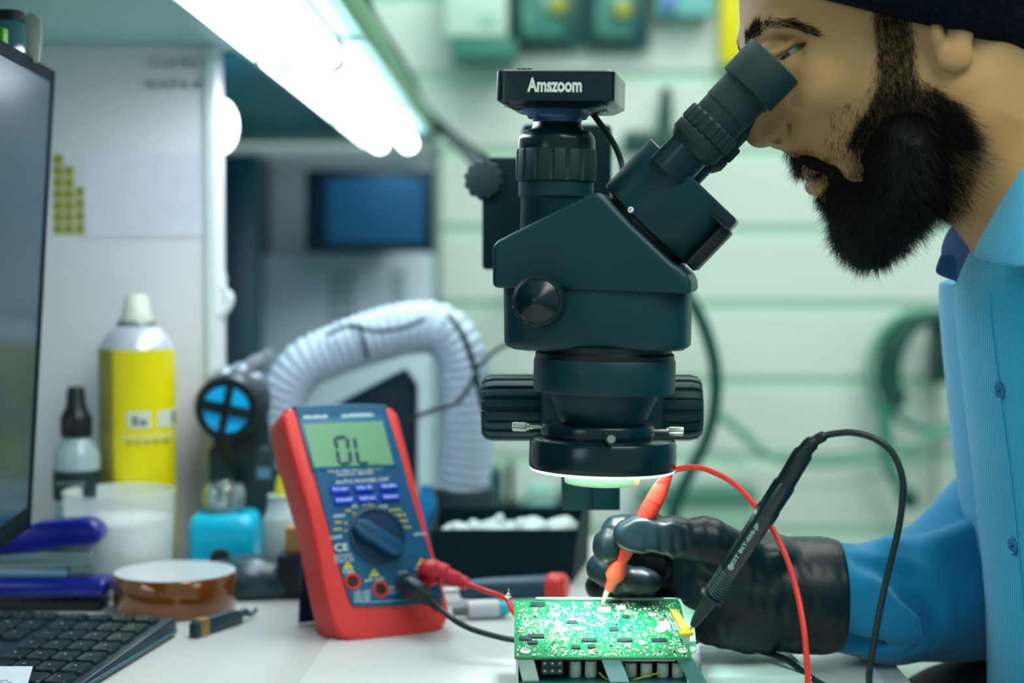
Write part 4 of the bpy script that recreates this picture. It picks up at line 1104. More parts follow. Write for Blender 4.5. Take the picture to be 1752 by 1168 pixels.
# cyan dispensing bottle
YC = 1.50
a, c = P(318,985,YC), P(434,884,YC); w_ = c.x-a.x; h_ = c.z-TZ; cx_ = (a.x+c.x)/2
cb_ = thing('solvent_bottle', 'square bright cyan bottle with a clear domed cap behind the mouse', 'bottle', (cx_, YC+w_/2, TZ))
rings = [[(cx_+x*s_, YC+w_/2+y*s_, z) for x, y in rrect(w_, w_, 0.010)] for z, s_ in ((TZ+0.0005,0.94),(TZ+0.004,1.0),(TZ+h_-0.012,0.985),(TZ+h_-0.004,0.93),(TZ+h_,0.80))]
obj('body', MB().loft(rings), mat('cyan plastic', (0,192,232), 0.35, coat=0.3), cb_, smooth=40)
Mb = Matrix.Translation((P(384,884,YC+w_/2).x, YC+w_/2, TZ+h_))
obj('neck', MB().lathe([(0.013,-0.001),(0.013,0.004)], Mb, 32), m_steel, cb_)
obj('cap', MB().lathe([(0.014,0.003),(0.0185,0.005),(0.0195,0.010),(0.0190,0.020),(0.0170,0.025),(0.008,0.0265)], Mb, 40), mat('cap clear metal', (176,196,196), 0.15, 0.75), cb_, smooth=40)
obj('pump_disc', MB().lathe([(0.006,0.0262),(0.007,0.029),(0.004,0.0295)], Mb, 24), m_steel, cb_)

# yellow spray can
YS = 1.56
cxc = P(235,700,YS).x; rc = mm(65, YS)*1.0; zt_ = P(0,598,YS-rc).z
sc_ = thing('spray_can', 'tall yellow aerosol can with a cream nozzle cap in front of the white panel', 'spray can', (cxc, YS, TZ))
Ms = Matrix.Translation((cxc, YS, 0))
m_yel = mat('can yellow', (226,214,0), 0.35, var=0.03)
# label with an olive side band: two arcs of the same shell
def arc_shell(r0, r1, z0, z1, a0, a1, n=40):
    b = MB(); vs = []
    for i in range(n+1):
        a_ = R(a0+(a1-a0)*i/n)
        for r__, z in ((r0,z0),(r1,z0),(r1,z1),(r0,z1)): vs.append((r__*math.cos(a_), r__*math.sin(a_), z))
    fs = []
    for i in range(n):
        for k in range(4): fs.append((i*4+k, i*4+(k+1)%4, (i+1)*4+(k+1)%4, (i+1)*4+k))
    fs += [(0,1,2,3), (n*4+3,n*4+2,n*4+1,n*4)]
    return b.add(vs, fs, Ms)
obj('body', MB().lathe([(rc*0.93,TZ+0.0005),(rc*0.985,TZ+0.003),(rc*0.985,zt_),(rc*0.93,zt_+0.004),(rc*0.80,zt_+0.0125),(rc*0.60,zt_+0.019),(rc*0.45,zt_+0.0205)], Ms, 64), mat('can shoulder', (206,212,226), 0.3, 0.3), sc_, smooth=50)
zb_ = P(0,840,YS).z
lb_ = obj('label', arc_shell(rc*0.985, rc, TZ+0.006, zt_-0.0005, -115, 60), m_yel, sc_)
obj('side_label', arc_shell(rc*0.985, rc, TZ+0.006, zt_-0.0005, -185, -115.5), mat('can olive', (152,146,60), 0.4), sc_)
def on_can(px0, px1, py0, py1, m, name, rr_=0.0006):
    a0 = math.degrees(math.asin(max(-0.99, min(0.99, (P(px0,0,YS-rc*.8).x-cxc)/rc))))-90; a1 = math.degrees(math.asin(max(-0.99, min(0.99, (P(px1,0,YS-rc*.8).x-cxc)/rc))))-90
    z1, z0 = P(0,py0,YS-rc).z, P(0,py1,YS-rc).z
    o = obj(name, arc_shell(rc, rc+rr_, z0, z1, a0, a1, 10), m, sc_); o.parent = lb_; return o
m_cw = mat('can pictogram white', (206,214,196), 0.5); m_cg = mat('can pictogram grey', (96,120,120), 0.5)
on_can(213,251,704,733,m_cw,'pictogram'); on_can(261,289,704,733,m_cw,'pictogram')
on_can(203,290,743,753,mat('can stripe', (214,212,110), 0.5),'stripe')
on_can(221,230,712,728,m_cg,'pictogram_mark',0.0010); on_can(233,245,718,728,m_cg,'pictogram_mark',0.0010); on_can(279,287,707,728,m_cg,'pictogram_mark',0.0010)
for i in range(5): on_can(212+i*14,220+i*14,756+0,759,m_cg,'text_line',0.0010)
obj('nozzle_base', MB().lathe([(rc*0.50,zt_+0.0195),(rc*0.52,zt_+0.022),(rc*0.48,zt_+0.0245)], Ms, 40), mat('valve grey', (120,136,130), 0.4, 0.4), sc_)
obj('nozzle_cap', MB().lathe([(rc*0.42,zt_+0.0235),(rc*0.43,zt_+0.027),(rc*0.36,zt_+0.034),(rc*0.30,zt_+0.046),(rc*0.24,zt_+0.0485)], Ms, 40), mat('cream cap', (222,228,208), 0.45), sc_, smooth=50)

# dark cap dropper bottle
YD = 1.52; cxd = P(130,700,YD).x; rd = mm(40, YD)
db = thing('dropper_bottle', 'clear bottle with a tall black dropper cap and black label, left of the yellow can', 'bottle', (cxd, YD, TZ))
Md = Matrix.Translation((cxd, YD, 0)); z_ = lambda py: P(0, py, YD).z
obj('body', MB().lathe([(rd*0.9,TZ+0.0005),(rd,TZ+0.003),(rd,z_(782)),(rd*0.93,z_(768)),(rd*0.62,z_(752)),(rd*0.5,z_(744))], Md, 48), mat('bottle plastic', (170,196,200), 0.2, alpha=0.75, coat=0.5), db, smooth=50)
obj('label', MB().lathe([(rd+0.0003,z_(852)),(rd+0.0003,z_(802))], Md, 48, cap=False), mat('label black', (10,36,42), 0.5), db, smooth=50)
obj('cap', MB().lathe([(mm(26,YD),z_(746)),(mm(27,YD),z_(738)),(mm(27,YD),z_(716)),(mm(24,YD),z_(708)),(mm(17,YD),z_(695)),(mm(15,YD),z_(668)),(mm(12,YD),z_(661))], Md, 40), m_dark, db, smooth=40)
b = MB()
for i in range(5): b.box((cxd-0.010+0.005*i, YD-rd-0.0004, z_(822)), (0.0030, 0.0006, 0.0030))
obj('label_print', b, mat('label print', (110,140,140), 0.5), db)

# clear tub with white powder/liquid
YT = 1.475; a, c = P(108,838,YT), P(302,1000,YT); cxt_ = (a.x+c.x)/2; rt = (c.x-a.x)/2
tb_ = thing('plastic_tub', 'translucent round plastic tub half filled with white, in front of the yellow can', 'tub', (cxt_, YT, TZ))
Mt2 = Matrix.Translation((cxt_, YT, 0)); zt2 = P(0,838,YT).z
m_clear = mat('translucent plastic', (232,242,242), 0.25, alpha=0.38, coat=0.4)
obj('wall', MB().lathe([(rt*0.90,TZ+0.0005),(rt*0.92,TZ+0.002),(rt*0.985,zt2-0.004),(rt,zt2-0.002),(rt,zt2),(rt*0.96,zt2),(rt*0.955,zt2-0.005),(rt*0.89,TZ+0.003),(0.001,TZ+0.003)], Mt2, 64, cap=False), m_clear, tb_, smooth=50)
obj('contents', MB().lathe([(rt*0.885,TZ+0.0035),(rt*0.93,P(0,886,YT).z-0.001),(rt*0.92,P(0,886,YT).z),(0.001,P(0,887,YT).z)], Mt2, 48), mat('tub contents', (240,246,246), 0.6), tb_, smooth=50)

# stapler
YP = 1.40
def pz(py): return P(0, py, YP).z
def px_(p): return P(p, 0, YP).x
stp = thing('stapler', 'blue desk stapler at the left beside the translucent tub', 'stapler', (px_(60), YP, TZ))
m_sb = mat('stapler blue', (0,22,132), 0.3, coat=0.3)
arm = [(px_(-60),pz(918)),(px_(20),pz(905)),(px_(60),pz(890)),(px_(140),pz(884)),(px_(158),pz(890)),(px_(170),pz(905)),(px_(168),pz(922)),(px_(150),pz(930)),(px_(100),pz(934)),(px_(50),pz(942)),(px_(-60),pz(950))]
obj('arm', MB().prism(arm, YP-0.014, YP+0.014), m_sb, stp, bevel=0.004, seg=3, smooth=60)
obj('magazine', MB().box(((px_(-40)+px_(146))/2, YP, pz(952)), (px_(146)-px_(-40), 0.016, 0.012)), mat('stapler metal', (130,160,160), 0.3, 0.6), stp, bevel=0.001)
obj('spring_block', MB().box((px_(132), YP, pz(966)), (0.018, 0.012, 0.012)), mat('stapler metal', (130,160,160), 0.3, 0.6), stp, bevel=0.001)
obj('base', MB().box(((px_(-60)+px_(178))/2, YP, (pz(1018)+pz(984))/2), (px_(178)-px_(-60), 0.034, pz(984)-pz(1018)-0.002)), m_sb, stp, bevel=0.005, seg=3)
obj('foot_pad', MB().box(((px_(-60)+px_(172))/2, YP, TZ+0.0045), (px_(172)-px_(-60)-0.004, 0.030, 0.008)), m_dark, stp, bevel=0.001)
obj('anvil', MB().box(((px_(-30)+px_(105))/2, YP, pz(978)), (px_(105)-px_(-30), 0.014, 0.006)), mat('stapler pale', (110,160,190), 0.35, 0.3), stp, bevel=0.001)

# monitor at the left
mo_ = thing('computer_monitor', 'large dark monitor seen edge-on at the left above the keyboard', 'monitor', (-0.45, 1.15, TZ))
C_ = P(92,122,1.35); D_ = P(50,900,1.35); back = Vector((-0.081,1,0)).normalized()
upv = (C_-D_); Hm = upv.length; upn = upv.normalized(); fw = -back; nrm = upn.cross(fw).normalized()
if nrm.x < 0: nrm = -nrm
LM = 0.60
Mmon = Matrix(((fw.x,nrm.x,upn.x,D_.x),(fw.y,nrm.y,upn.y,D_.y),(fw.z,nrm.z,upn.z,D_.z),(0,0,0,1)))
obj('housing', MB().box((LM/2, -0.014, Hm/2), (LM, 0.026, Hm), Mmon), mat('bezel dark', (0,20,28), 0.7, spec=0.08), mo_, bevel=0.002)
for c_, d_2 in (((0.008,0.0,Hm/2),(0.016,0.003,Hm)), ((LM-0.008,0.0,Hm/2),(0.016,0.003,Hm)), ((LM/2,0.0,Hm-0.005),(LM-0.032,0.003,0.010)), ((LM/2,0.0,0.009),(LM-0.032,0.003,0.018))):
    obj('bezel', MB().box(c_, d_2, Mmon), mat('bezel dark', (0,20,28), 0.7, spec=0.08), mo_, bevel=0.0006)
obj('screen', MB().box((LM/2, 0.0, Hm/2+0.004), (LM-0.032, 0.002, Hm-0.028), Mmon), mat('screen glass', (4,28,40), 0.24, spec=0.07, emit=(14,74,94), es=0.42), mo_)
ft = Mmon @ Vector((LM/2, -0.05, 0))
obj('neck', MB().box((ft.x, ft.y, (TZ+1.0)/2+0.02), (0.03, 0.06, 0.24)), m_dark, mo_, bevel=0.003)
obj('foot', MB().box((ft.x-0.02, ft.y, TZ+0.005), (0.16, 0.22, 0.010)), m_dark, mo_, bevel=0.003)
# little things on top of the monitor
def onmon(px, py, Y=None):
    # point on top edge plane of monitor at depth where the ray meets the top
    o = Mmon.inverted() @ Vector((0,0,CAMZ)); d = Mmon.inverted().to_3x3() @ ray(px, py); t_ = (Hm+0.001-o.z)/d.z
    return Mmon @ (o+d*t_)
yt = 1.26
a = P(62,110,yt)
tp = lambda dx, dz, dy=0: Vector((a.x+dx, yt+dy, a.z+dz))
b = MB().prism([(P(33,62,yt).x, P(33,62,yt).z),(P(37,32,yt).x, P(37,32,yt).z),(P(51,20,yt).x, P(51,20,yt).z),(P(68,30,yt).x, P(68,30,yt).z),(P(71,55,yt).x, P(71,55,yt).z),(P(66,106,yt).x, P(66,106,yt).z),(P(58,107,yt).x, P(58,107,yt).z),(P(31,82,yt).x, P(31,82,yt).z)], yt, yt+0.003)
o = obj('paper_tag', b, mat('tag beige', (176,186,170), 0.6, var=0.12, scale=120), bevel=0.0006); tagit(o, 'pale rounded paper tag propped on top of the monitor', 'tag')
b = MB().prism([(P(-12,46,1.2).x, P(0,46,1.2).z),(P(6,46,1.2).x, P(0,46,1.2).z),(P(6,78,1.2).x, P(0,78,1.2).z),(P(-12,78,1.2).x, P(0,78,1.2).z)], 1.2, 1.212)
o = obj('memo_block', b, mat('lime green', (90,190,40), 0.5), bevel=0.001); tagit(o, 'bright green memo block on the monitor at the left edge', 'memo block')
g = thing('crumpled_wrapper', 'clear crumpled plastic wrapper at the top corner of the monitor', 'wrapper', P(88,120,1.33))
F = Field(P(70,128,1.30), P(106,70,1.36), 0.001)
for i in range(9):
    F.cone(P(82+rnd.uniform(-5,8), 118, 1.33+rnd.uniform(-.01,.01)), P(82+rnd.uniform(-6,16), 82+rnd.uniform(0,20), 1.33+rnd.uniform(-.01,.01)), 0.0030, 0.0012, 0.001)
fobj('film', F, mat('clear film', (200,216,220), 0.12, alpha=0.5, coat=1.0), g, relax=0)
g2 = thing('glass_jar', 'small clear jar behind the tag on the monitor', 'jar', P(18,85,1.24))
pj = P(14,64,1.245)
obj('body', MB().lathe([(0.010,-0.013),(0.0125,-0.011),(0.0125,0.008),(0.010,0.012)], Matrix.Translation(pj), 32), mat('jar glass', (60,110,116), 0.15, coat=1.0), g2, smooth=50)
obj('lid', MB().lathe([(0.0115,0.012),(0.0115,0.018),(0.010,0.019)], Matrix.Translation(pj), 32), m_dark, g2, smooth=50)
# ================================================================== behind the meter
# paper and stickers on the white panel
yp = 1.6185
def on_col(name, x0_, y0_, x1_, y1_, m, par=None, t_=0.0008, yy=yp):
    a_, c_ = P(x0_, y0_, yy), P(x1_, y1_, yy); b = MB().box(((a_.x+c_.x)/2, yy+t_/2, (a_.z+c_.z)/2), (abs(c_.x-a_.x), t_, abs(a_.z-c_.z)))
    return obj(name, b, m, par)
o = on_col('pinned_sheet', 143, 262, 350, 406, mat('paper blue white', (226,230,240), 0.7)); tagit(o, 'plain white sheet of paper stuck to the white panel', 'paper')
so_ = thing('sticker_sheet', 'stepped olive sticker sheet of three columns on the white panel by the monitor', 'sticker', P(118,405,yp))
m_ol = mat('sticker olive', (170,176,70), 0.55); m_ol2 = mat('sticker olive dark', (120,124,44), 0.55)
for x0_, x1_, y0_ in ((91,108,265),(110,126,285),(129,145,320)):
    n_ = int((404-y0_)/19.5)
    cell = (404-y0_)/n_
    for i in range(n_):
        o = on_col('sticker', x0_, y0_+i*cell, x1_, y0_+i*cell+cell-2.5, m_ol, so_, yy=yp+0.0006); 
        o2 = on_col('mark', x0_+3, y0_+i*cell+2, x1_-4, y0_+i*cell+9, m_ol2, so_, yy=yp+0.0003, t_=0.0005); o2.parent = o
tl = thing('panel_lettering', 'two faint grey printed lines near the top of the white panel', 'lettering', P(305,150,yp))
m_gr = mat('print faint grey', (150,168,166), 0.6)
b = MB(); r3 = random.Random(11)
for row_, (x0_, x1_) in enumerate(((258,354),(250,354))):
    x = x0_
    while x < x1_-6:
        w_ = r3.choice((5,7,9)); hgt = r3.choice((12,14,17)); yb_ = 115+row_*36
        for (dx, dy, ww, hh) in ((0,0,2.4,hgt),(w_-2.4,0,2.4,hgt),(0,hgt/2-1,w_,2.4)) if r3.random() < .6 else ((0,0,w_,2.4),(0,0,2.4,hgt),(0,hgt-2.4,w_,2.4)):
            a_, c_ = P(x+dx, yb_-hgt+dy, yp), P(x+dx+ww, yb_-hgt+dy+hh, yp)
            b.box(((a_.x+c_.x)/2, yp, (a_.z+c_.z)/2), (c_.x-a_.x, 0.0006, a_.z-c_.z))
        x += w_+3+(5 if r3.random() < .2 else 0)
obj('print', b, m_gr, tl, fix=False, smooth=0)
# round lamp at the edge and a white hook below
pl_ = P(376,212,1.66); rl = 0.021
lt = thing('round_lamp', 'white glowing oval lamp on the right edge of the white panel', 'lamp', (pl_.x, 1.655, pl_.z))
Ml = Matrix.Translation((pl_.x-0.004, 1.69, pl_.z)) @ Matrix.Diagonal((1,0.6,1.9,1))
prof = [(max(0.0006, 0.0165*math.sin(math.pi*i/14)), -0.0135*math.cos(math.pi*i/14)) for i in range(15)]
obj('shade', MB().lathe([(max(0.0006,0.0175*math.sin(math.pi*i/14)), -0.0145*math.cos(math.pi*i/14)) for i in range(15)], Ml, 32), mat('lamp opal', (255,255,255), 0.4, emit=(230,236,255), es=3.5), lt, smooth=60)
obj('holder', MB().box((pl_.x-0.012, 1.676, pl_.z), (0.014, 0.014, 0.02)), m_cap, lt, bevel=0.002)
hk = thing('wall_hook', 'small white plastic hook on the right edge of the white panel', 'hook', P(380,530,1.66))
obj('plate', MB().box((P(372,0,1.64).x, 1.655, P(0,480,1.65).z), (0.007,0.012,0.014)), m_cap, hk, bevel=0.002)
obj('curl', MB().tube(spline([P(374,478,1.65), P(384,490,1.645), P(393,508,1.64), P(391,522,1.64), P(382,536,1.64), P(375,552,1.645)], 6), [0.0016]*10+[0.0040]*16+[0.002]*5, 12), mat('hook white', (210,226,222), 0.4), hk, fix=False)

# hot air tool with cyan window in a dark holder
YG = 1.58
hg = thing('hot_air_gun', 'dark hot air gun with a round cyan four part inlet resting in its holder', 'heat gun', (P(390,950,YG).x, YG, TZ))
m_gd = mat('gun dark', (3,28,34), 0.4, var=0.1)
c0 = P(387,700,YG-0.035); axg = Vector((0.06,0.99,0.05)).normalized()
Mg = ztod(c0, c0+axg); rg = mm(57, YG)
obj('housing', MB().lathe([(rg*0.70,0.0),(rg*0.74,-0.001),(rg*0.93,0.0),(rg,0.006),(rg,0.05),(rg*0.85,0.075),(rg*0.5,0.09),(rg*0.3,0.12)], Mg, 48, cap=False), m_gd, hg, smooth=50)
obj('inlet', MB().lathe([(0.0005,0.0010),(rg*0.72,0.0010)], Mg, 40, cap=False), mat('cyan filter added glow', (0,190,255), 0.5, emit=(0,120,200), es=0.25), hg)  # emission added so the recessed disc does not go dark
for i in range(2):
    sz_ = (0.010, rg*1.46, 0.004) if i == 0 else (rg*1.46, 0.007, 0.004)
    obj('crossbar', MB().box((0,0,-0.0015), sz_, Mg @ Matrix.Rotation(R(-78), 4, 'Z')), m_gd, hg, bevel=0.0005)
obj('grip', MB().tube(spline([c0+axg*0.045, P(420,800,YG+0.01), P(432,900,YG+0.015), Vector((P(432,940,YG).x, YG+0.015, TZ+0.004))], 6), [0.027]*6+[0.024]*6+[0.023]*7, 24), m_gd, hg, fix=False)
obj('holder', MB().box((P(412,850,YG).x, YG+0.015, (P(0,760,YG).z+TZ)/2), (0.056, 0.055, P(0,760,YG).z-TZ-0.002)), mat('holder dark', (10,44,48), 0.5), hg, bevel=0.004)
obj('switch_lever', MB().tube(spline([P(372,650,YG), P(405,640,YG), P(435,620,YG), P(463,602,YG)], 5), [0.012]*4+[0.009]*4+[0.006]*4+[0.0045]*4, 12), mat('lever silver', (176,190,204), 0.3, 0.5), hg, fix=False)
obj('rest_bracket', MB().box((P(395,655,YG).x, YG+0.02, P(0,652,YG).z), (0.05,0.03,0.012)), mat('lever silver', (176,190,204), 0.3, 0.5), hg, bevel=0.003)
obj('badge', MB().box((P(455,812,YG).x, YG-0.014, P(0,806,YG).z), (0.012,0.001,0.010)), mat('badge blue grey', (96,136,160), 0.4), hg)

# flux bottle
YF = 1.50; xf = P(482,900,YF).x; Mf = Matrix.Translation((xf, YF, 0)); z_ = lambda py, Y=YF: P(0, py, Y).z
fb = thing('flux_bottle', 'small white squeeze bottle with yellow nozzle left of the multimeter', 'bottle', (xf, YF, TZ))
obj('body', MB().lathe([(0.0155,TZ+0.0005),(0.017,TZ+0.003),(0.017,z_(890)),(0.0155,z_(880)),(0.0135,z_(875)),(0.0115,z_(850))], Mf, 40), mat('milky plastic', (180,204,206), 0.35), fb, smooth=50)
obj('collar', MB().lathe([(0.0125,z_(852)),(0.0125,z_(846))], Mf, 32), mat('milky plastic', (180,204,206), 0.35), fb)
obj('nozzle', MB().lathe([(0.0065,z_(847)),(0.0050,z_(825)),(0.0020,z_(806))], Mf, 24), mat('nozzle yellow', (206,210,50), 0.4), fb, smooth=50)
YK = 1.44; a, c = P(488,903,YK), P(560,947,YK)
o = obj('wooden_block', MB().box(((a.x+c.x)/2, YK+0.012, (a.z+c.z)/2), (c.x-a.x, 0.024, a.z-c.z)), mat('wood tan', (176,134,76), 0.5, var=0.2, scale=80), bevel=0.001)
tagit(o, 'tan wooden block resting on a dark box behind the multimeter', 'block')
zb_ = P(0,948,YK).z-0.0005
o = obj('dark_box', MB().box((P(530,0,YK).x, YK+0.017, (TZ+zb_)/2), (0.060, 0.045, zb_-TZ)), mat('box dark', (8,30,38), 0.5), bevel=0.002)
tagit(o, 'dark low box beneath the tan wooden block', 'box')

# fume hose : ribbed duct
YH = 1.69
hs = thing('extractor_hose', 'white ribbed fume extraction hose arching over behind the multimeter', 'hose', (P(790,870,YH).x, YH, TZ))
pts = [P(476,800,YH), P(478,745,YH), P(487,680,YH), P(518,628,YH), P(574,600,YH), P(640,577,YH), P(700,562,YH), P(752,565,YH), P(784,600,YH), P(797,660,YH), P(800,740,YH), P(792,835,YH)]
cp_ = spline(pts, 24); rad_ = []
L_ = 0; 
for i, p in enumerate(cp_):
    if i: L_ += (p-cp_[i-1]).length
    t_ = i/(len(cp_)-1); base = 0.0205 + 0.0055*min(1, t_*2.2)
    rad_.append(base + 0.0011*math.sin(2*math.pi*L_/0.0088))
obj('duct', MB().tube(cp_, rad_, 40), mat('hose white', (178,198,218), 0.5, var=0.05), hs, fix=False, smooth=0).data.shade_smooth()
obj('inlet_nozzle', MB().lathe([(0.022,0),(0.021,0.02),(0.015,0.05)], ztod(P(476,795,YH), P(474,840,YH)), 32), m_gd, hs)
a = P(790,832,YH)
obj('base', MB().lathe([(0.032,a.z-0.001),(0.034,a.z-0.004),(0.036,TZ+0.003),(0.030,TZ+0.0005)], Matrix.Translation((a.x, YH, 0)), 40), mat('base dark', (10,44,50), 0.5), hs)
obj('cable_tie', MB().tube([P(600,560,YH-0.028), P(612,556,YH-0.020), P(622,580,YH-0.030), P(628,612,YH-0.02)], 0.0018, 8), m_rub, hs, fix=False)
for nm, pts, r_, lab in (('power_cable', [P(560,572,1.66), P(600,556,1.64), P(640,566,1.64), P(690,560,1.64), P(728,545,1.645)], 0.0022, 'thin dark cable lying along the top of the white hose'),
    ('power_cable', [P(770,542,1.66), P(790,570,1.64), P(806,610,1.64), P(816,650,1.64), P(826,700,1.64)], 0.0030, 'dark cable hanging down from the top of the white hose'),
    ('power_cable', [P(705,716,1.63), P(745,700,1.63), P(780,690,1.63), P(803,662,1.63), P(818,628,1.64), P(850,598,1.66), P(880,585,1.7)], 0.0022, 'thin dark cable crossing in front of the vertical end of the hose')):
    wire(nm, pts, r_, m_rub, lab)

# dark case behind the meter (under the arch)
Yc = 1.73
a, c = P(560,690,Yc), P(712,925,Yc)
eq = thing('equipment_case', 'dark equipment case standing under the arch of the white hose', 'case', ((a.x+c.x)/2, Yc, TZ))
b = MB().prism([(a.x,TZ+0.0005),(c.x,TZ+0.0005),(P(712,0,Yc).x,P(0,660,Yc).z),(P(690,0,Yc).x,P(0,630,Yc).z),(a.x,P(0,700,Yc).z)], Yc, Yc+0.03)
obj('body', b, mat('case navy', (6,42,58), 0.4), eq, bevel=0.003)
obj('front_panel', MB().box(((a.x+c.x)/2, Yc-0.001, 0.81), ((c.x-a.x)*0.8, 0.003, 0.06)), mat('case panel', (10,56,72), 0.4), eq, bevel=0.0008)
a, c = P(717,830,1.66), P(742,905,1.66)
o = obj('blue_bottle', MB().lathe([(0.0085,TZ+0.0005),(0.0095,TZ+0.003),(0.0095,P(0,842,1.66).z),(0.006,P(0,832,1.66).z),(0.006,P(0,820,1.66).z)], Matrix.Translation((P(731,0,1.66).x, 1.62, 0)), 24), mat('bottle blue', (20,130,190), 0.35), smooth=50)
tagit(o, 'small blue bottle just right of the multimeter, before the case', 'bottle')

# dark tray full of crumpled wipes
YQ = 1.50
tq = thing('desk_tray', 'black open tray behind the circuit board holding crumpled wipes', 'tray', (P(872,1010,YQ).x, YQ+0.07, TZ))
m_tr = mat('tray black', (0,38,42), 0.7, spec=0.15)
fz = P(0,905,YQ).z; bz = P(0,872,YQ+0.1).z
x0_, x1_, x2_, x3_ = P(735,0,YQ).x, P(985,0,YQ).x, P(740,0,YQ+.1).x, P(1008,0,YQ+.12).x
def slab(name, pts, t_, m, par, **k):
    return plate(name, [Vector(p) for p in pts], m, par, t_, **k)
slab('front_wall', [(x0_,YQ,TZ+0.001),(x1_-0.006,YQ,TZ+0.001),(x1_,YQ,fz),(x0_,YQ,fz)], 0.004, m_tr, tq)
slab('rear_wall', [(x0_,YQ+0.12,TZ+0.001),(x3_,YQ+0.12,TZ+0.001),(x3_,YQ+0.12,bz),(x0_,YQ+0.12,bz)], 0.004, m_tr, tq)
slab('side_wall', [(x0_,YQ,TZ+0.001),(x0_,YQ+0.12,TZ+0.001),(x0_,YQ+0.12,bz),(x0_,YQ,fz)], 0.003, m_tr, tq)
slab('side_wall', [(x1_-0.006,YQ,TZ+0.001),(x3_-0.002,YQ+0.12,TZ+0.001),(x3_,YQ+0.12,bz+0.004),(x1_,YQ,fz)], 0.003, m_tr, tq)
obj('tray_floor', MB().box(((x0_+x1_)/2, YQ+0.06, TZ+0.003), (x1_-x0_-0.004, 0.116, 0.004)), m_tr, tq)
m_ti = mat('wipe white', (196,214,214), 0.7)
for i, (px, py, s_, yy) in enumerate(((800,896,0.023,1.56),(846,894,0.026,1.55),(888,897,0.023,1.55),(925,902,0.022,1.545),(956,890,0.018,1.57))):
    p = P(px, py, yy); F = Field((p.x-s_*1.7,yy-s_*1.5,p.z-0.040),(p.x+s_*1.7,yy+s_*1.5,p.z+s_), 0.0015)
    rr3 = random.Random(i)
    for k in range(6): F.ell((p.x+rr3.uniform(-.6,.6)*s_, yy+rr3.uniform(-.4,.4)*s_, p.z-0.006-rr3.uniform(0,.5)*s_), (s_*rr3.uniform(.5,.9), s_*.6, s_*rr3.uniform(.35,.55)), 0.002)
    F.cone((p.x, yy, p.z-0.01), (p.x, yy, p.z-0.032), s_*.6, s_*.4, 0.004)
    F.noise(0.0032, 170, i)
    t = thing('crumpled_wipe', 'crumpled white wipe in the black tray, %s from the left' % ('first','second','third','fourth','fifth, topmost and farthest')[i], 'wipe', (p.x, yy, p.z-0.03), group='crumpled wipes in the tray')
    fobj('cloth', F, m_ti, t, relax=0)
# screwdriver with red end, lying behind the board
Yd = 1.42
sd = thing('screwdriver', 'screwdriver with a red end cap lying in front of the black tray', 'screwdriver', T(880,1020))
h0, h1 = P(790,1022,Yd), P(938,1003,Yd-0.02); h0.z = TZ+0.011; h1.z = max(h1.z, TZ+0.012); tipp = P(970,1003,Yd-0.025); tipp.z = h1.z
obj('handle', MB().tube([h0, lerp(h0,h1,.3), h1], [0.0075,0.0095,0.0100], 20), mat('handle petrol', (30,74,96), 0.4), sd, fix=False)
obj('end_cap', MB().tube([h1, lerp(h1,tipp,.15), lerp(h1,tipp,.8), tipp], [0.0102,0.0118,0.0118,0.009], 20), mat('cap red', (222,62,54), 0.4), sd, fix=False)
obj('shaft', MB().tube([h0, h0+(h0-h1).normalized()*0.055], 0.0022, 10), m_steel, sd, fix=False)
# glue tube left of the chassis
g0, g1 = T(800,1062), T(852,1060); g0.z += 0.009; g1.z += 0.009
gt = thing('glue_tube', 'small pale tube with a cyan tip lying left of the chassis', 'tube', T(830,1065))
obj('tube', MB().tube([g0, lerp(g0,g1,.2), g1], [0.0065,0.0078,0.0078], 20), mat('tube pale', (206,214,220), 0.4), gt, fix=False)
obj('tip', MB().tube([g1, g1+Vector((0.006,0,0)), g1+Vector((0.010,0,0))], [0.0070,0.006,0.003], 16), mat('tip cyan', (60,180,210), 0.35), gt, fix=False)
obj('cap', MB().tube([g0+Vector((-0.012,0,-0.001)), g0], [0.004,0.0055], 16), mat('tube cap grey', (110,124,118), 0.4), gt, fix=False)
# white pad right of the board with cable
a = [T(1196,1118), T(1322,1108), T(1395,1185), T(1200,1185)]
zt_ = TZ+0.0018
b = MB(); b.add([(p.x,p.y,zt_) for p in a]+[(p.x,p.y,zt_+0.009) for p in a], [(3,2,1,0),(4,5,6,7),(0,1,5,4),(1,2,6,5),(2,3,7,6),(3,0,4,7)])
o = obj('notepad', b, mat('notepad white', (190,222,218), 0.45), bevel=0.001); tagit(o, 'pale notepad lying to the right of the board under the glove', 'notepad')

# ---- far background
YM = 2.75
a, c = P(522,290,YM), P(742,432,YM)
bm_ = thing('wall_screen', 'dark flat screen mounted high on the grey back panel', 'screen', ((a.x+c.x)/2, YM, c.z))
obj('housing', MB().box(((a.x+c.x)/2, YM+0.02, (a.z+c.z)/2), (c.x-a.x, 0.04, a.z-c.z)), mat('screen navy', (0,28,42), 0.5, spec=0.2), bm_, bevel=0.004)
obj('display', MB().box(((a.x+c.x)/2+0.01, YM-0.001, (a.z+c.z)/2), (c.x-a.x-0.05, 0.002, a.z-c.z-0.03)), mat('screen navy blue', (0,62,92), 0.4, spec=0.2), bm_)
obj('wall_mount', MB().box(((a.x+c.x)/2, 2.93, (a.z+c.z)/2), (0.08, 0.28, 0.06)), m_gd, bm_)
a, c = P(372,262,2.9), P(442,262,2.9)
lk = thing('locker', 'tall narrow dark locker standing behind the white panel', 'locker', ((a.x+c.x)/2-0.1, 2.97, 0))
obj('body', MB().box(((a.x+c.x)/2-0.2, 2.97, P(0,262,2.9).z/2), (c.x-a.x+0.4, 0.16, P(0,262,2.9).z-0.002)), mat('locker teal', (0,84,98), 0.4), lk, bevel=0.003)
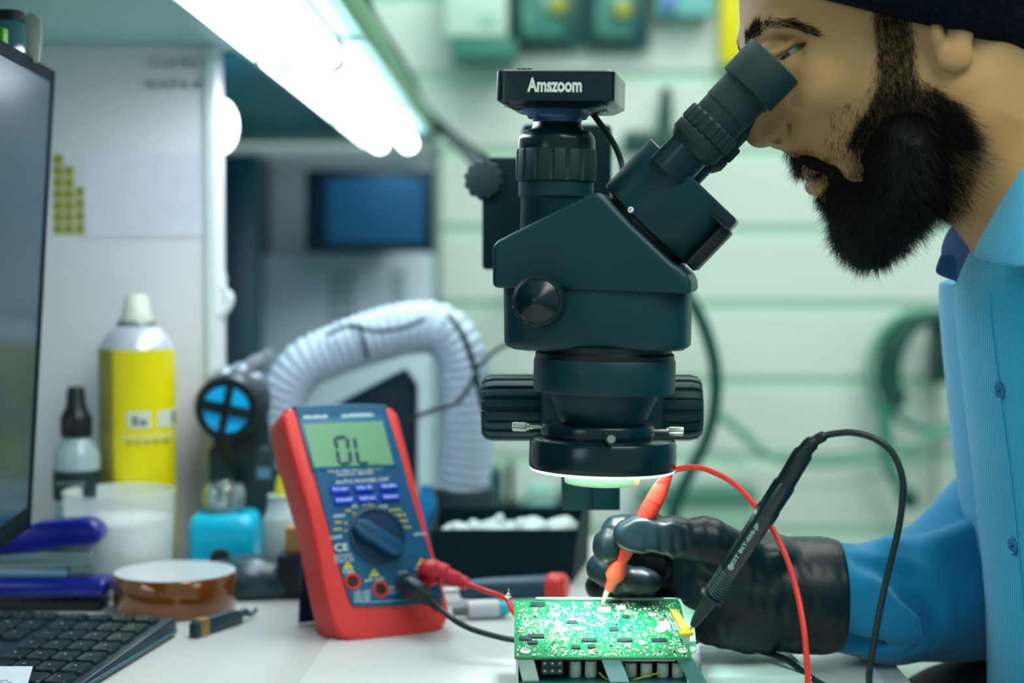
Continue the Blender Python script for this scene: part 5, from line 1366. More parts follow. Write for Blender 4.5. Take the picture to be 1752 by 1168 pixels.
obj('door', MB().box(((a.x+c.x)/2-0.012, 2.886, P(0,262,2.9).z/2), ((c.x-a.x)-0.03, 0.008, P(0,262,2.9).z-0.05)), mat('locker dark', (0,60,74), 0.4), lk, bevel=0.002)
# metal cabinet with grille marks
a, c = P(446,432,2.95), P(738,432,2.95)
cab = thing('metal_cabinet', 'pale grey metal cabinet with two slotted vents below the dark screen', 'cabinet', ((a.x+c.x)/2, 3.0, 0))
zc = P(0,434,2.95).z
obj('body', MB().box(((a.x+c.x)/2, 3.005, zc/2), (c.x-a.x, 0.11, zc-0.002)), mat('cabinet grey', (190,212,226), 0.45), cab, bevel=0.003)
for x0_, x1_ in ((563,610),(672,696)):
    for r_ in range(5):
        for k in range(3 if x1_-x0_ > 30 else 2):
            n_ = 3 if x1_-x0_ > 30 else 2; w_ = (x1_-x0_)/n_
            p, q = P(x0_+k*w_, 466+r_*19, 2.949), P(x0_+(k+1)*w_-4, 476+r_*19, 2.949)
            obj('vent_slot', MB().box(((p.x+q.x)/2, 2.949, (p.z+q.z)/2), (q.x-p.x, 0.002, p.z-q.z)), mat('vent dark', (100,140,142), 0.5), cab)
# cable running along the shelf end to the stand
wire('thick_cable', [P(612,-30,2.2), P(628,20,2.4), P(652,62,2.6), P(676,98,2.75), P(706,152,2.95), P(722,186,3.0), P(762,226,2.8), P(800,258,2.2), P(836,292,1.40)], 0.0100, mat('cable dark green', (0,34,32), 0.8, spec=0.1), 'thick dark cable hanging along the shelf edge down to the stand clamp')
t = thing('cable_clip', 'small dark clip holding the cable at the middle of the shelf edge', 'clip', P(698,150,2.95))
obj('body', MB().box(P(698,148,2.95), (0.028,0.03,0.028)), mat('cable dark green', (0,34,32), 0.8, spec=0.1), t, bevel=0.004)

# things hanging on the slat wall
Yw = 3.27
def wbox(name, x0_, y0_, x1_, y1_, dep, m, par=None, bev=0.004, Y=Yw):
    a_, c_ = P(x0_, y0_, Y), P(x1_, y1_, Y); b = MB().box(((a_.x+c_.x)/2, Y-dep/2+0.02, (a_.z+c_.z)/2), (c_.x-a_.x, dep, a_.z-c_.z))
    return obj(name, b, m, par, bevel=bev)
m_pk = mat('pack teal dark', (10,78,76), 0.4); m_pw = mat('pack pale', (112,168,150), 0.4)
t = thing('white_carton', 'pale square carton on the slatted wall left of the dark packs', 'carton', P(815,75,Yw))
wbox('body', 764, -40, 868, 74, 0.12, mat('carton pale', (186,218,202), 0.6), t)
wbox('printed_spot', 822, 40, 850, 58, 0.122, mat('carton spot', (140,184,170), 0.6), t, 0.0005)
o = wbox('carton_shadow', 778, 80, 884, 112, 0.14, mat('carton shadow teal', (44,120,106), 0.5)); tagit(o, 'dark green block standing in for the shadow below the pale carton', 'tray')  # dark block put in as the shadow under the carton
for x0_, x1_, lab, bul in ((872,996,'left of the two dark blister packs hanging on the slatted wall',(955,15)),(1000,1112,'right of the two dark blister packs hanging on the slatted wall',(1064,22))):
    t = thing('blister_pack', lab, 'pack', P((x0_+x1_)/2, 84, Yw), group='blister packs on the slatted wall')
    wbox('card', x0_, -60, x1_, 84, 0.03, m_pk, t, 0.01)
    wbox('blister', x0_+16, -30, x1_-30, 70, 0.06, mat('blister teal', (60,128,116), 0.25, coat=0.5), t, 0.012)
    wbox('yellow_part', bul[0]-14, bul[1]-14, bul[0]+12, bul[1]+14, 0.075, mat('pack yellow', (150,160,60), 0.5), t, 0.004)
t = thing('tool_holder', 'pale wall holder with a violet item right of the dark packs', 'holder', P(1165,32,Yw))
wbox('body', 1120, -30, 1216, 32, 0.06, mat('holder teal', (110,184,180), 0.5), t)
wbox('violet_item', 1128, -10, 1152, 24, 0.08, mat('violet', (100,130,196), 0.5), t)
t = thing('spirit_level', 'bright yellow vertical level hanging on the slatted wall beside the face', 'level', P(1250,115,Yw))
wbox('body', 1234, -140, 1268, 104, 0.03, mat('level yellow', (226,216,0), 0.4), t, 0.004)
wbox('end_cap', 1233, 104, 1269, 116, 0.034, mat('level end', (150,170,40), 0.4), t, 0.003)
t = thing('hand_tool', 'dark hand tool with an upright handle hanging behind the eyepieces', 'tool', P(1120,240,Yw))
obj('handle', MB().tube([P(1140,150,Yw-.02), P(1139,180,Yw-.02), P(1136,235,Yw-.02)], [0.010,0.013,0.016], 16), mat('tool green', (8,70,62), 0.45), t, fix=False)
obj('head', MB().box(P(1128,244,Yw-.02), (0.14,0.03,0.045)), mat('tool green', (8,70,62), 0.45), t, bevel=0.01)
# cable loops right of the microscope (medium distance) and wall coils
m_cg2 = mat('cable green', (0,74,64), 0.5)
wire('hanging_cable', [(0.040,2.2,P(985,440,1.4).z+0.0235), (0.066,2.2,P(985,440,1.4).z+0.021), P(1020,436,2.2), P(1080,446,2.2), P(1150,474,2.2), P(1182,515,2.2), P(1205,560,2.2), P(1222,620,2.2), P(1224,680,2.2), P(1212,740,2.2), P(1190,790,2.2), P(1160,850,2.2), P(1140,930,2.2)], 0.0085, m_cg2, 'thick dark green cable hanging in a bow just right of the microscope')
m_cl = mat('cable pale green', (96,160,138), 0.5)
wire('sagging_cable', [P(1225,705,3.2), P(1270,740,3.2), P(1310,775,3.2), P(1370,790,3.2), P(1450,788,3.2), P(1540,770,3.2), P(1620,735,3.2), P(1680,700,3.2)], 0.0085, m_cl, 'pale green cable sagging low across the slatted wall')
coil = thing('cable_coil', 'coil of dark green cable hung on the slatted wall beside the shirt', 'cable', P(1570,540,3.2))
def loop(cx_, cy_, rx, ry, Y, r_, m, a0=0, a1=360, n=40, nm='loop'):
    return obj(nm, MB().tube([P(cx_+rx*math.cos(R(a0+(a1-a0)*i/n)), cy_-ry*math.sin(R(a0+(a1-a0)*i/n)), Y) for i in range(n+1)], r_, 10), m, coil, fix=False)
loop(1592, 634, 88, 100, 3.22, 0.0075, mat('cable mid green', (50,130,110), 0.5))
loop(1622, 620, 106, 82, 3.20, 0.0110, m_cg2, 60, 225)
loop(1600, 640, 70, 96, 3.18, 0.0130, m_cg2, 60, 215)
loop(1580, 640, 94, 108, 3.21, 0.0080, m_cl, 90, 230)
obj('binding', MB().tube([P(1512,646,3.18), P(1522,672,3.18)], 0.019, 12), m_cg2, coil, fix=False)
obj('tail', MB().tube(spline([P(1518,680,3.19), P(1514,740,3.19), P(1522,800,3.19), P(1545,840,3.19), P(1560,864,3.18)], 6), 0.012, 10), mat('cable mid green', (50,130,110), 0.5), coil, fix=False)
obj('plug', MB().tube([P(1548,842,3.18), P(1562,866,3.18)], [0.018,0.016], 12), m_cg2, coil, fix=False)
obj('hook', MB().box(P(1606,600,3.22), (0.03,0.06,0.12)), mat('hook dark', (4,60,56), 0.5), coil, bevel=0.005)
wire('extension_cable', [P(1600,540,3.24), P(1598,640,3.23), P(1600,740,3.24), P(1598,860,3.24), P(1600,930,3.24)], 0.0060, mat('cord rose', (140,150,136), 0.5), 'thin greyish cord hanging straight down beside the cable coil')
# low shelf things seen under the ring lamp, far behind
t = thing('low_bin', 'pale green storage bin low at the wall behind the gloved hand', 'bin', P(1180,905,3.2))
a, c = P(1100,846,3.2), P(1290,960,3.2)
obj('body', MB().box(((a.x+c.x)/2, 3.24, (a.z+c.z)/2), (c.x-a.x, 0.1, a.z-c.z)), mat('bin green', (146,190,168), 0.5), t, bevel=0.01)
obj('rim', MB().box(((a.x+c.x)/2, 3.235, a.z), (c.x-a.x+0.01, 0.12, 0.02)), mat('bin rim', (70,130,112), 0.5), t, bevel=0.004)
t = thing('parts_rack', 'dark rack of small parts behind the tray and the hose end', 'rack', (P(900,850,2.4).x, 2.4, 0))
a, c = P(826,790,2.4), P(1010,870,2.4)
obj('frame', MB().box(((a.x+c.x)/2, 2.45, (c.z+0.0)/2-0.0), (c.x-a.x, 0.12, c.z)), mat('rack dark', (20,80,78), 0.5), t, bevel=0.01)
for x0_, x1_, y0_, m in ((832,862,800,m_pk),(868,880,790,m_gd),(900,948,828,mat('bin pale', (130,180,170), 0.5)),(955,990,838,m_cg2)):
    p, q = P(x0_, y0_, 2.42), P(x1_, 872, 2.42); obj('bin', MB().box(((p.x+q.x)/2, 2.43, (p.z+q.z)/2), (q.x-p.x, 0.06, p.z-q.z)), m, t, bevel=0.006)
# ================================================================== the man at the microscope
YH_ = 1.135                       # plane of the face's midline
def H(px, py, dy=0.0): p = P(px, py, YH_); return (p.x, YH_+dy, p.z)
pr_ = thing('person', 'bearded man in blue shirt and dark knit cap looking into the eyepieces', 'person', (0.43, YH_, 0.0))
m_skin = mat('skin', (178, 140, 94), 0.5, var=0.10, scale=45, bump=0.12, bscale=700, sss=0.12, spec=0.35)
m_hair = mat('hair black', (8, 13, 11), 0.6, spec=0.15); m_hair2 = mat('beard strand', (15, 20, 15), 0.48, spec=0.35, var=0.3)
def HN(px, py, dy=0.0):          # feature seen on the near side, placed symmetrically on either side
    p = P(px, py, YH_-abs(dy)); return (p.x, YH_+dy, p.z)
def roty(deg): return Matrix.Rotation(R(deg), 3, 'Y')
# ---- head, neck : one continuous surface
lo = P(1240, 560, YH_); hi = P(2010, -300, YH_)
F = Field((lo.x, YH_-0.105, lo.z), (hi.x, YH_+0.105, hi.z), 0.0013)
face = [(1268,-120),(1266,-40),(1267,20),(1269,52),(1274,76),(1284,98),(1297,120),(1304,150),(1308,180),(1312,215),(1318,240),(1332,254),(1346,262),(1360,272),
        (1372,284),(1379,293),(1377,301),(1386,305),(1392,314),(1401,328),(1403,341),(1412,350),(1424,366),(1434,392),(1452,418),(1478,428),(1520,412),
        (1566,374),(1606,336),(1660,300),(1720,230),(1740,60),(1740,-120),(1560,-240),(1380,-220)]
Wc = ctrlW([(1275,80,0.050),(1300,160,0.036),(1330,250,0.028),(1375,290,0.030),(1400,330,0.027),(1440,390,0.024),(1350,130,0.053),(1380,200,0.055),(1400,260,0.045),(1440,340,0.042),
            (1450,120,0.066),(1480,220,0.064),(1500,300,0.057),(1540,350,0.050),(1560,150,0.073),(1600,200,0.070),(1280,-20,0.058),(1300,-100,0.060),(1400,-60,0.070),(1550,-100,0.076),(1700,0,0.070),(1420,30,0.066)], 0.016)
F.inflate(face, YH_, 0.034, Wc, 0.002)
F.ell(H(1560,-110), (0.100,0.077,0.090), 0.02, rot=roty(-28))
# forehead / temple hollow, brow ridge, cheekbone
for s_ in (-1, 1):
    F.ell(HN(1402,70,s_*0.078), (0.020,0.010,0.022), 0.012, 'sub')
    F.cone(HN(1296,64,s_*0.014), HN(1340,52,s_*0.044), 0.0070, 0.0060, 0.010)
    F.ell(HN(1400,150,s_*0.046), (0.020,0.014,0.013), 0.014, rot=roty(-35))      # cheekbone
    F.ell(HN(1333,112,s_*0.044), (0.018,0.012,0.013), 0.010, 'sub')              # orbit
    F.ell(HN(1345,94,s_*0.031), (0.0160,0.0150,0.0138), 0.003)                   # lids over the ball
    sl = HN(1352,92,s_*0.046)
    F.ell((sl[0],sl[1],sl[2]), (0.0125,0.0120,0.0025), 0.0010, 'sub', rot=roty(-34))
    F.cone(HN(1322,92,s_*0.0445), HN(1372,66,s_*0.0465), 0.0016, 0.0012, 0.0025)   # crease
    F.cone(HN(1332,130,s_*0.0385), HN(1392,118,s_*0.0480), 0.0075, 0.0065, 0.012)
    # nose wing, nostril
    F.ell(HN(1337,231,s_*0.0120), (0.0095,0.0066,0.0070), 0.0035, rot=roty(20))
    F.ell(HN(1352,212,s_*0.022), (0.0022,0.003,0.009), 0.006, 'sub', rot=roty(35))
    F.ell(HN(1322,238,s_*0.0155), (0.0056,0.0070,0.0036), 0.0006, 'sub', rot=roty(10))
# nose
F.chain([H(1290,96), H(1290,150), H(1295,200), H(1301,226)], [0.0075,0.0085,0.0095,0.0098], 0.008)
F.ell(H(1300,229), (0.0086,0.0100,0.0078), 0.004)
for s_ in (-1, 1): F.cone(H(1300,160,s_*0.006), H(1330,215,s_*0.012), 0.006, 0.006, 0.010)
# lips
F.cone(H(1378,291,-0.014), H(1378,291,0.014), 0.0042, 0.0042, 0.003); F.cone(H(1397,318,-0.013), H(1397,318,0.013), 0.0052, 0.0052, 0.003)
for s_ in (-1, 1):
    F.cone(H(1378,291,s_*0.013), H(1408,292,s_*0.026), 0.0040, 0.002, 0.003); F.cone(H(1397,318,s_*0.012), H(1412,298,s_*0.026), 0.0048, 0.002, 0.003)
    F.cone(H(1386,302,s_*0.010), H(1412,296,s_*0.028), 0.0012, 0.0008, 0.0015, 'sub')
# ear
for s_ in (-1, 1):
    F.ell(HN(1632,44,s_*0.077), (0.0130,0.0052,0.0260), 0.004, rot=roty(8))
    F.ell(HN(1634,94,s_*0.0775), (0.0105,0.0048,0.0100), 0.004)
    F.ell(HN(1624,44,s_*0.084), (0.0070,0.0055,0.0130), 0.003, 'sub', rot=roty(8))
    F.ell(HN(1612,50,s_*0.081), (0.0045,0.0090,0.0055), 0.0015, 'sub')
    F.ell(HN(1603,60,s_*0.0785), (0.0045,0.0050,0.0080), 0.003)
# neck
nk0, nk1, nk2 = H(1640,155), H(1742,280), H(1860,430)
F.cone(nk0, nk1, 0.054, 0.055, 0.02); F.cone(nk1, nk2, 0.055, 0.066, 0.01)
for s_ in (-1,): F.cone(HN(1660,150,s_*0.055), HN(1745,400,s_*0.045), 0.012, 0.012, 0.02)
body, bpos, bq = fobj('body', F, m_skin, pr_, relax=1)
bmi = WM[body]
print('body verts', len(bpos))
# eyeballs
eyw = mat('eye white', (128,140,134), 0.2, coat=0.8)
for s_ in (-1, 1):
    o = obj('eyeball', MB().lathe([(max(0.0004,0.0128*math.sin(math.pi*i/24)), -0.0128*math.cos(math.pi*i/24)) for i in range(25)], Matrix.Translation(Vector(HN(1345,95,s_*0.0335))), 32), eyw, pr_, smooth=80)
    g = Vector((-0.36, s_*0.86, -0.30)).normalized(); c0 = Vector(HN(1345,95,s_*0.0335))
    ir = obj('iris', MB().lathe([(0.0062,0.0113),(0.0050,0.0121),(0.0026,0.0128),(0.0004,0.0130)], ztod(c0, c0+g), 32), mat('iris brown', (42,30,20), 0.2, coat=0.8), pr_, smooth=80); ir.parent = o

# ---- beard : dense core and strands
beard_out = [(1499,14),(1503,60),(1507,110),(1506,150),(1490,186),(1468,214),(1458,250),(1462,290),(1452,300),(1436,284),(1410,264),(1376,256),(1346,262),(1338,272),(1342,292),(1360,300),(1376,292),
             (1400,300),(1414,312),(1406,334),(1410,352),(1420,366),(1417,386),(1416,404),(1424,426),(1442,448),(1466,464),(1482,469),(1512,460),(1546,436),(1576,400),(1594,376),(1620,366),(1646,344),
             (1660,310),(1664,262),(1656,214),(1632,178),(1598,154),(1572,142),(1563,110),(1557,60),(1552,18)]
def shrink(poly, d_px):
    # move each vertex inward along the averaged normal
    out = []; n = len(poly); A = sum(poly[i][0]*poly[(i+1)%n][1]-poly[(i+1)%n][0]*poly[i][1] for i in range(n)); sg = 1 if A > 0 else -1
    for i in range(n):
        a, b, c = Vector(poly[i-1]), Vector(poly[i]), Vector(poly[(i+1)%n]); t = ((b-a).normalized()+(c-b).normalized()).normalized(); nrm = Vector((-t.y, t.x))*sg
        out.append((b.x+nrm.x*d_px, b.y+nrm.y*d_px))
    return out
core = shrink([(1512,196),(1494,220),(1476,244),(1466,262),(1468,300),(1452,304),(1434,284),(1410,266),(1376,258),(1346,264),(1338,272),(1342,292),(1360,300),(1376,292),(1400,300),(1414,312),(1406,334),(1410,352),(1420,366),(1417,386),(1416,404),(1424,426),(1442,448),(1466,464),(1482,469),(1512,460),(1546,436),(1570,402),(1586,372),(1604,350),(1622,326),(1630,290),(1626,240),(1608,206),(1584,190),(1550,186)], 6.0)
Fb = Field((lo.x, YH_-0.105, lo.z), (hi.x, YH_+0.105, hi.z), 0.0013)
def pxtable(poly, pad=60, st=2.0):
    p = np.array(poly, 'f'); x0, y0 = p.min(0)-pad; x1, y1 = p.max(0)+pad
    gx = np.arange(x0, x1, st, dtype='f'); gy = np.arange(y0, y1, st, dtype='f'); return x0, y0, st, polydist(p, gx[:,None], gy[None,:])
def symproj(X, Y, Z):
    Yn = YH_-np.abs(Y-YH_); b_ = (Z-CAMZ)/Yn; yy = (b_*_cp+_sp)/(_cp-b_*_sp); t_ = Yn/(_cp+yy*_sp); return 876+FPX*X/t_, 584-FPX*yy
x0t, y0t, stt, Dt = pxtable(core)
PX3, PY3 = symproj(Fb.ax[0][:,None,None], Fb.ax[1][None,:,None], Fb.ax[2][None,None,:])
ii = ((PX3-x0t)/stt).astype('i4'); jj = ((PY3-y0t)/stt).astype('i4')
okm = (ii >= 0) & (jj >= 0) & (ii < Dt.shape[0]) & (jj < Dt.shape[1])
Dm = np.where(okm, Dt[np.clip(ii, 0, Dt.shape[0]-1), np.clip(jj, 0, Dt.shape[1]-1)], 60.0)*(YH_/FPX)
del PX3, PY3, ii, jj
thick = np.clip(-Dm*0.38, 0, 0.0080)
Fb.v = np.maximum(F.v-thick-0.0002, Dm).astype('f')
chin = shrink([(1400,330),(1412,350),(1422,366),(1419,386),(1418,404),(1426,426),(1444,448),(1466,464),(1482,469),(1512,460),(1546,436),(1576,400),(1594,376),(1600,340),(1560,300),(1480,280),(1430,300)], 6)
Wb = ctrlW([(1440,380,0.036),(1470,440,0.026),(1415,345,0.022),(1500,400,0.042),(1480,300,0.046),(1560,340,0.050),(1590,360,0.046),(1430,310,0.034)], 0.014)
Fb.inflate(chin, YH_, 0.030, Wb, 0.006)
Fb.noise(0.0009, 420, 5, (1,1,0.35))
beard, cpos, cq = fobj('beard', Fb, m_hair, pr_, relax=1)

def strands(name, roots, normals, dirs, lens, rad, m, parent, seed=0, curl=0.25, seg=5, sides=3, droop=0.0):
    rs = np.random.RandomState(seed); N = len(roots)
    t = np.linspace(0, 1, seg)[None,:,None]
    d = dirs/np.linalg.norm(dirs, axis=1, keepdims=True)
    bend = rs.normal(size=(N,3))*curl
    L = lens[:,None,None]
    pts = roots[:,None,:] + d[:,None,:]*L*t + bend[:,None,:]*L*t**2 + np.array([0,0,-1.0])[None,None,:]*droop*L*t**2
    tan = d; ref = rs.normal(size=(N,3)); s1 = np.cross(tan, ref); s1 /= np.linalg.norm(s1, axis=1, keepdims=True); s2 = np.cross(tan, s1)
    rr_ = rad*(1-0.85*np.linspace(0,1,seg))[None,:,None,None]
    ang = np.arange(sides)*2*math.pi/sides
    off = s1[:,None,None,:]*np.cos(ang)[None,None,:,None]+s2[:,None,None,:]*np.sin(ang)[None,None,:,None]
    V = (pts[:,:,None,:]+off*rr_).reshape(-1,3).astype('f')
    i = np.arange(seg-1)[:,None]; j = np.arange(sides)[None,:]; k = (j+1) % sides
    q = np.stack([i*sides+j, i*sides+k, (i+1)*sides+k, (i+1)*sides+j], -1).reshape(-1,4)
    Q = (q[None]+(np.arange(N)*seg*sides)[:,None,None]).reshape(-1,4)
    me = np_mesh(name, V, Q); return link_mesh(name, me, m, parent, True)
def vnormals(pos, q):
    a = pos[q[:,0]]; b = pos[q[:,1]]; c = pos[q[:,2]]; n = np.cross(b-a, c-a); N = np.zeros_like(pos)
    for i in range(4):
        for k in range(3): N[:,k] += np.bincount(q[:,i], n[:,k], len(pos)).astype('f')
    return N/np.maximum(np.linalg.norm(N, axis=1, keepdims=True), 1e-9)
def topx(pos): return symproj(pos[:,0], pos[:,1], pos[:,2])
def pdist(px, py, poly): return polydist(np.array(poly, 'f'), px, py)
dirctl = [((1530,30),(0.02,1)),((1530,150),(0.03,1)),((1480,220),(-0.10,1)),((1450,300),(0.1,1)),((1620,200),(0.75,0.6)),((1650,280),(1.0,0.35)),((1640,340),(0.95,0.6)),((1590,380),(0.5,1)),((1560,420),(0.45,1)),
          ((1480,460),(0.0,1)),((1425,420),(-0.55,1)),((1420,370),(-0.75,0.8)),((1500,350),(0,1)),((1570,300),(0.35,1)),((1345,270),(-0.45,1)),((1380,262),(-0.05,1)),((1430,285),(0.55,1)),((1410,345),(-0.4,1))]
def flow(px, py):
    num = np.zeros((len(px),2)); den = np.zeros(len(px))
    for (a, b), (u_, v_) in dirctl:
        w = np.exp(-((px-a)**2+(py-b)**2)/(2*34**2))+1e-6; n = math.hypot(u_, v_); num[:,0] += w*u_/n; num[:,1] += w*v_/n; den += w
    return num/den[:,None]
rs = np.random.RandomState(1)
# strands on the core
N_ = vnormals(cpos, cq); cx_, cy_ = topx(cpos)
sel = rs.choice(np.nonzero(cpos[:,1] < YH_+0.05)[0], 17000, replace=True)
fl = flow(cx_[sel], cy_[sel]); nn2 = N_[sel]
d_in = pdist(cx_[sel], cy_[sel], beard_out)
ln = np.clip(0.0045 + 0.004*rs.rand(len(sel)) + 0.002*(cx_[sel] > 1570), 0, 0.018)
ln = np.where(cy_[sel] < 180, 0.006, ln); ln = np.where((cx_[sel] < 1440) & (cy_[sel] < 305), 0.0065, ln)
out_ = 0.32+0.2*(cx_[sel] > 1600)
out_ = np.where(cy_[sel] < 180, 0.10, out_); out_ = np.where((cx_[sel] < 1440) & (cy_[sel] < 305), 0.2, out_)
dirs = np.stack([fl[:,0], np.zeros(len(sel)), -fl[:,1]], 1) + nn2*out_[:,None] + rs.normal(size=(len(sel),3))*0.26
jit = rs.normal(size=(len(sel),3))*0.0008
o = strands('beard_hair', cpos[sel]+jit, nn2, dirs, ln, 0.00014, m_hair2, pr_, 3, 0.30); o['kind'] = 'stuff'; o.parent = beard
# thin stubble on the cheek and neck fringe, rooted in the skin
Nb = vnormals(bpos, bq); bx_, by_ = topx(bpos)
fr = [(1430,180),(1480,150),(1500,120),(1515,160),(1515,300),(1470,310),(1445,285),(1420,262),(1412,240)]
fr2 = [(1570,135),(1640,165),(1690,230),(1692,320),(1660,370),(1600,380),(1590,300),(1600,200)]
inA = pdist(bx_, by_, fr) < 0; inB = pdist(bx_, by_, fr2) < 0; inS = pdist(bx_, by_, beard_out) < 3
near = bpos[:,1] < YH_+0.2
ia = np.nonzero(inA)[0]; ib = np.nonzero(inB)[0]; is_ = np.nonzero(inS)[0]
isb = np.nonzero((pdist(bx_, by_, beard_out) < 4) & (by_ < 250))[0]
sel = np.concatenate([rs.choice(ia, 1300), rs.choice(ib, 900), rs.choice(is_, 15000), rs.choice(isb, 16000)])
fl = flow(bx_[sel], by_[sel]); dirs = np.stack([fl[:,0], np.zeros(len(sel)), -fl[:,1]], 1)+Nb[sel]*0.25+rs.normal(size=(len(sel),3))*0.22
ln = 0.004+0.005*rs.rand(len(sel)); ln = np.where((bx_[sel] > 1590), ln+0.005, ln); ln[:1300] = 0.003+0.004*rs.rand(1300)
lift = np.zeros(len(sel)); lift[-16000:] = rs.rand(16000)*0.0035*(by_[sel[-16000:]] > 150)
o = strands('beard_hair', bpos[sel]+Nb[sel]*lift[:,None]+rs.normal(size=(len(sel),3))*0.0013, Nb[sel], dirs, ln, 0.00011, m_hair, pr_, 4, 0.25); o['kind'] = 'stuff'; o.parent = beard
# eyebrow
for s_ in (-1, 1):
    eb = [(1277,78),(1277,62),(1292,44),(1318,34),(1350,33),(1380,42),(1400,56),(1396,60),(1370,50),(1340,44),(1316,47),(1300,58),(1290,72),(1288,84)]
    m_ = (pdist(bx_, by_, eb) < 1.5) & ((bpos[:,1]-YH_)*s_ > 0.010)
    ie = np.nonzero(m_)[0]; se = rs.choice(ie, 2200)
    ux_ = np.where(bx_[se] < 1300, 0.35, 0.95); dirs = np.stack([ux_, np.zeros(len(se)), np.where(bx_[se] < 1320, 0.8, -0.1)], 1)+Nb[se]*0.25+rs.normal(size=(len(se),3))*0.15
    strands('eyebrow', bpos[se]+rs.normal(size=(len(se),3))*0.0006, Nb[se], dirs, 0.004+0.003*rs.rand(len(se)), 0.00013, m_hair, pr_, 5, 0.1)
    # lashes
    lp_ = np.array([HN(1330+4*i, 96-2.6*i, s_*(0.0465)) for i in range(11)], 'f'); lp_ = np.repeat(lp_, 3, 0)+rs.normal(size=(33,3))*0.0005
    strands('eyelash', lp_, None, np.tile(np.array([[-0.7,s_*0.5,-0.45]]), (33,1))+rs.normal(size=(33,3))*0.1, np.full(33,0.006), 0.00010, m_hair, pr_, 6, 0.05)

# ---- knit cap
Fc = Field(tuple(Vector(H(1250,130,-0.125))), tuple(Vector(H(1990,-330,0.125))), 0.002)
Fc.ell(H(1575,-110), (0.126,0.112,0.110), 0.004, rot=roty(-20))
e0_, e1_ = Vector(HN(1470,2,-.09)), Vector(HN(1752,78,-.09)); dd = (e1_-e0_).normalized(); Fc.plane(e0_, Vector((0,1,0)).cross(dd)*(-1 if Vector((0,1,0)).cross(dd).z > 0 else 1), 0.006)
Fc.ell(H(1575,-110), (0.098,0.079,0.092), 0.003, 'sub', rot=roty(-24))
m_cap2 = mat('knit navy', (4, 14, 26), 0.9, var=0.25, scale=300, bump=0.8, bscale=900, spec=0.1)
capo, kpos, kq = fobj('knit_cap', Fc, m_cap2, pr_, relax=1)
Nk = vnormals(kpos, kq); kx, ky = topx(kpos); ik = np.nonzero((kx > 1420) & (kx < 1800) & (ky > -60) & (kpos[:,1] < YH_))[0]
sk = rs.choice(ik, 5000)
o = strands('wool_fuzz', kpos[sk], Nk[sk], Nk[sk]+rs.normal(size=(len(sk),3))*0.9, 0.0015+0.0022*rs.rand(len(sk)), 0.00007, mat('wool fuzz', (24, 44, 66), 0.9), pr_, 8, 0.5, seg=4); o['kind'] = 'stuff'; o.parent = capo

# ---- shirt
def cloth(name, col, col2, freq, rough=0.75):
    m = mat(name, col, rough, var=0.05, scale=18, sheen=0.3, spec=0.2)
    nt = m.node_tree; L = nt.links.new; b = nt.nodes['Principled BSDF']; base = [n for n in nt.nodes if n.bl_idname == 'ShaderNodeMix'][0]
    tc = [n for n in nt.nodes if n.bl_idname == 'ShaderNodeTexCoord'][0]; sx = nt.nodes.new('ShaderNodeSeparateXYZ'); L(tc.outputs['Object'], sx.inputs[0])
    nz = nt.nodes.new('ShaderNodeTexNoise'); nz.inputs['Scale'].default_value = 14; L(tc.outputs['Object'], nz.inputs['Vector'])
    ws = []
    for ax_, extra in ((0, -0.25), (2, 0.0)):
        ad = nt.nodes.new('ShaderNodeMath'); ad.operation = 'MULTIPLY_ADD'; L(nz.outputs['Fac'], ad.inputs[0]); ad.inputs[1].default_value = 0.0005
        ad2 = nt.nodes.new('ShaderNodeMath'); ad2.operation = 'MULTIPLY_ADD'; L(sx.outputs[1], ad2.inputs[0]); ad2.inputs[1].default_value = extra; L(sx.outputs[ax_], ad2.inputs[2])
        L(ad2.outputs[0], ad.inputs[2])
        mu = nt.nodes.new('ShaderNodeMath'); mu.operation = 'MULTIPLY'; L(ad.outputs[0], mu.inputs[0]); mu.inputs[1].default_value = freq
        si = nt.nodes.new('ShaderNodeMath'); si.operation = 'SINE'; L(mu.outputs[0], si.inputs[0]); ws.append(si)
    pd = nt.nodes.new('ShaderNodeMath'); pd.operation = 'ADD'; L(ws[0].outputs[0], pd.inputs[0]); L(ws[1].outputs[0], pd.inputs[1])
    mr_ = nt.nodes.new('ShaderNodeMapRange'); L(pd.outputs[0], mr_.inputs[0]); mr_.inputs[1].default_value = -0.9; mr_.inputs[2].default_value = 0.9
    mx = nt.nodes.new('ShaderNodeMix'); mx.data_type = 'RGBA'; L(mr_.outputs[0], mx.inputs[0]); mx.inputs[6].default_value = (*lin(col2), 1); L(base.outputs[2], mx.inputs[7])
    L(mx.outputs[2], b.inputs['Base Color'])
    bp = nt.nodes.new('ShaderNodeBump'); bp.inputs['Strength'].default_value = 0.4; bp.inputs['Distance'].default_value = 0.0006; L(mr_.outputs[0], bp.inputs['Height']); L(bp.outputs[0], b.inputs['Normal'])
    return m
m_sh = cloth('shirt blue', (44, 196, 232), (2, 140, 184), 2*math.pi/0.00125)
m_cl2 = cloth('collar blue', (104, 204, 236), (24, 130, 186), 2*math.pi/0.0014)
m_shp = mat('shirt far panel', (84, 176, 214), 0.75, var=0.06, scale=30, sheen=0.3, spec=0.2, bump=0.2, bscale=1500)
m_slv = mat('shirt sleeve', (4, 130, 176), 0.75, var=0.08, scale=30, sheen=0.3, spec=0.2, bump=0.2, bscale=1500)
m_colb = mat('collar inner blue', (14, 84, 140), 0.7, var=0.06, scale=60, bump=0.2, bscale=1500)

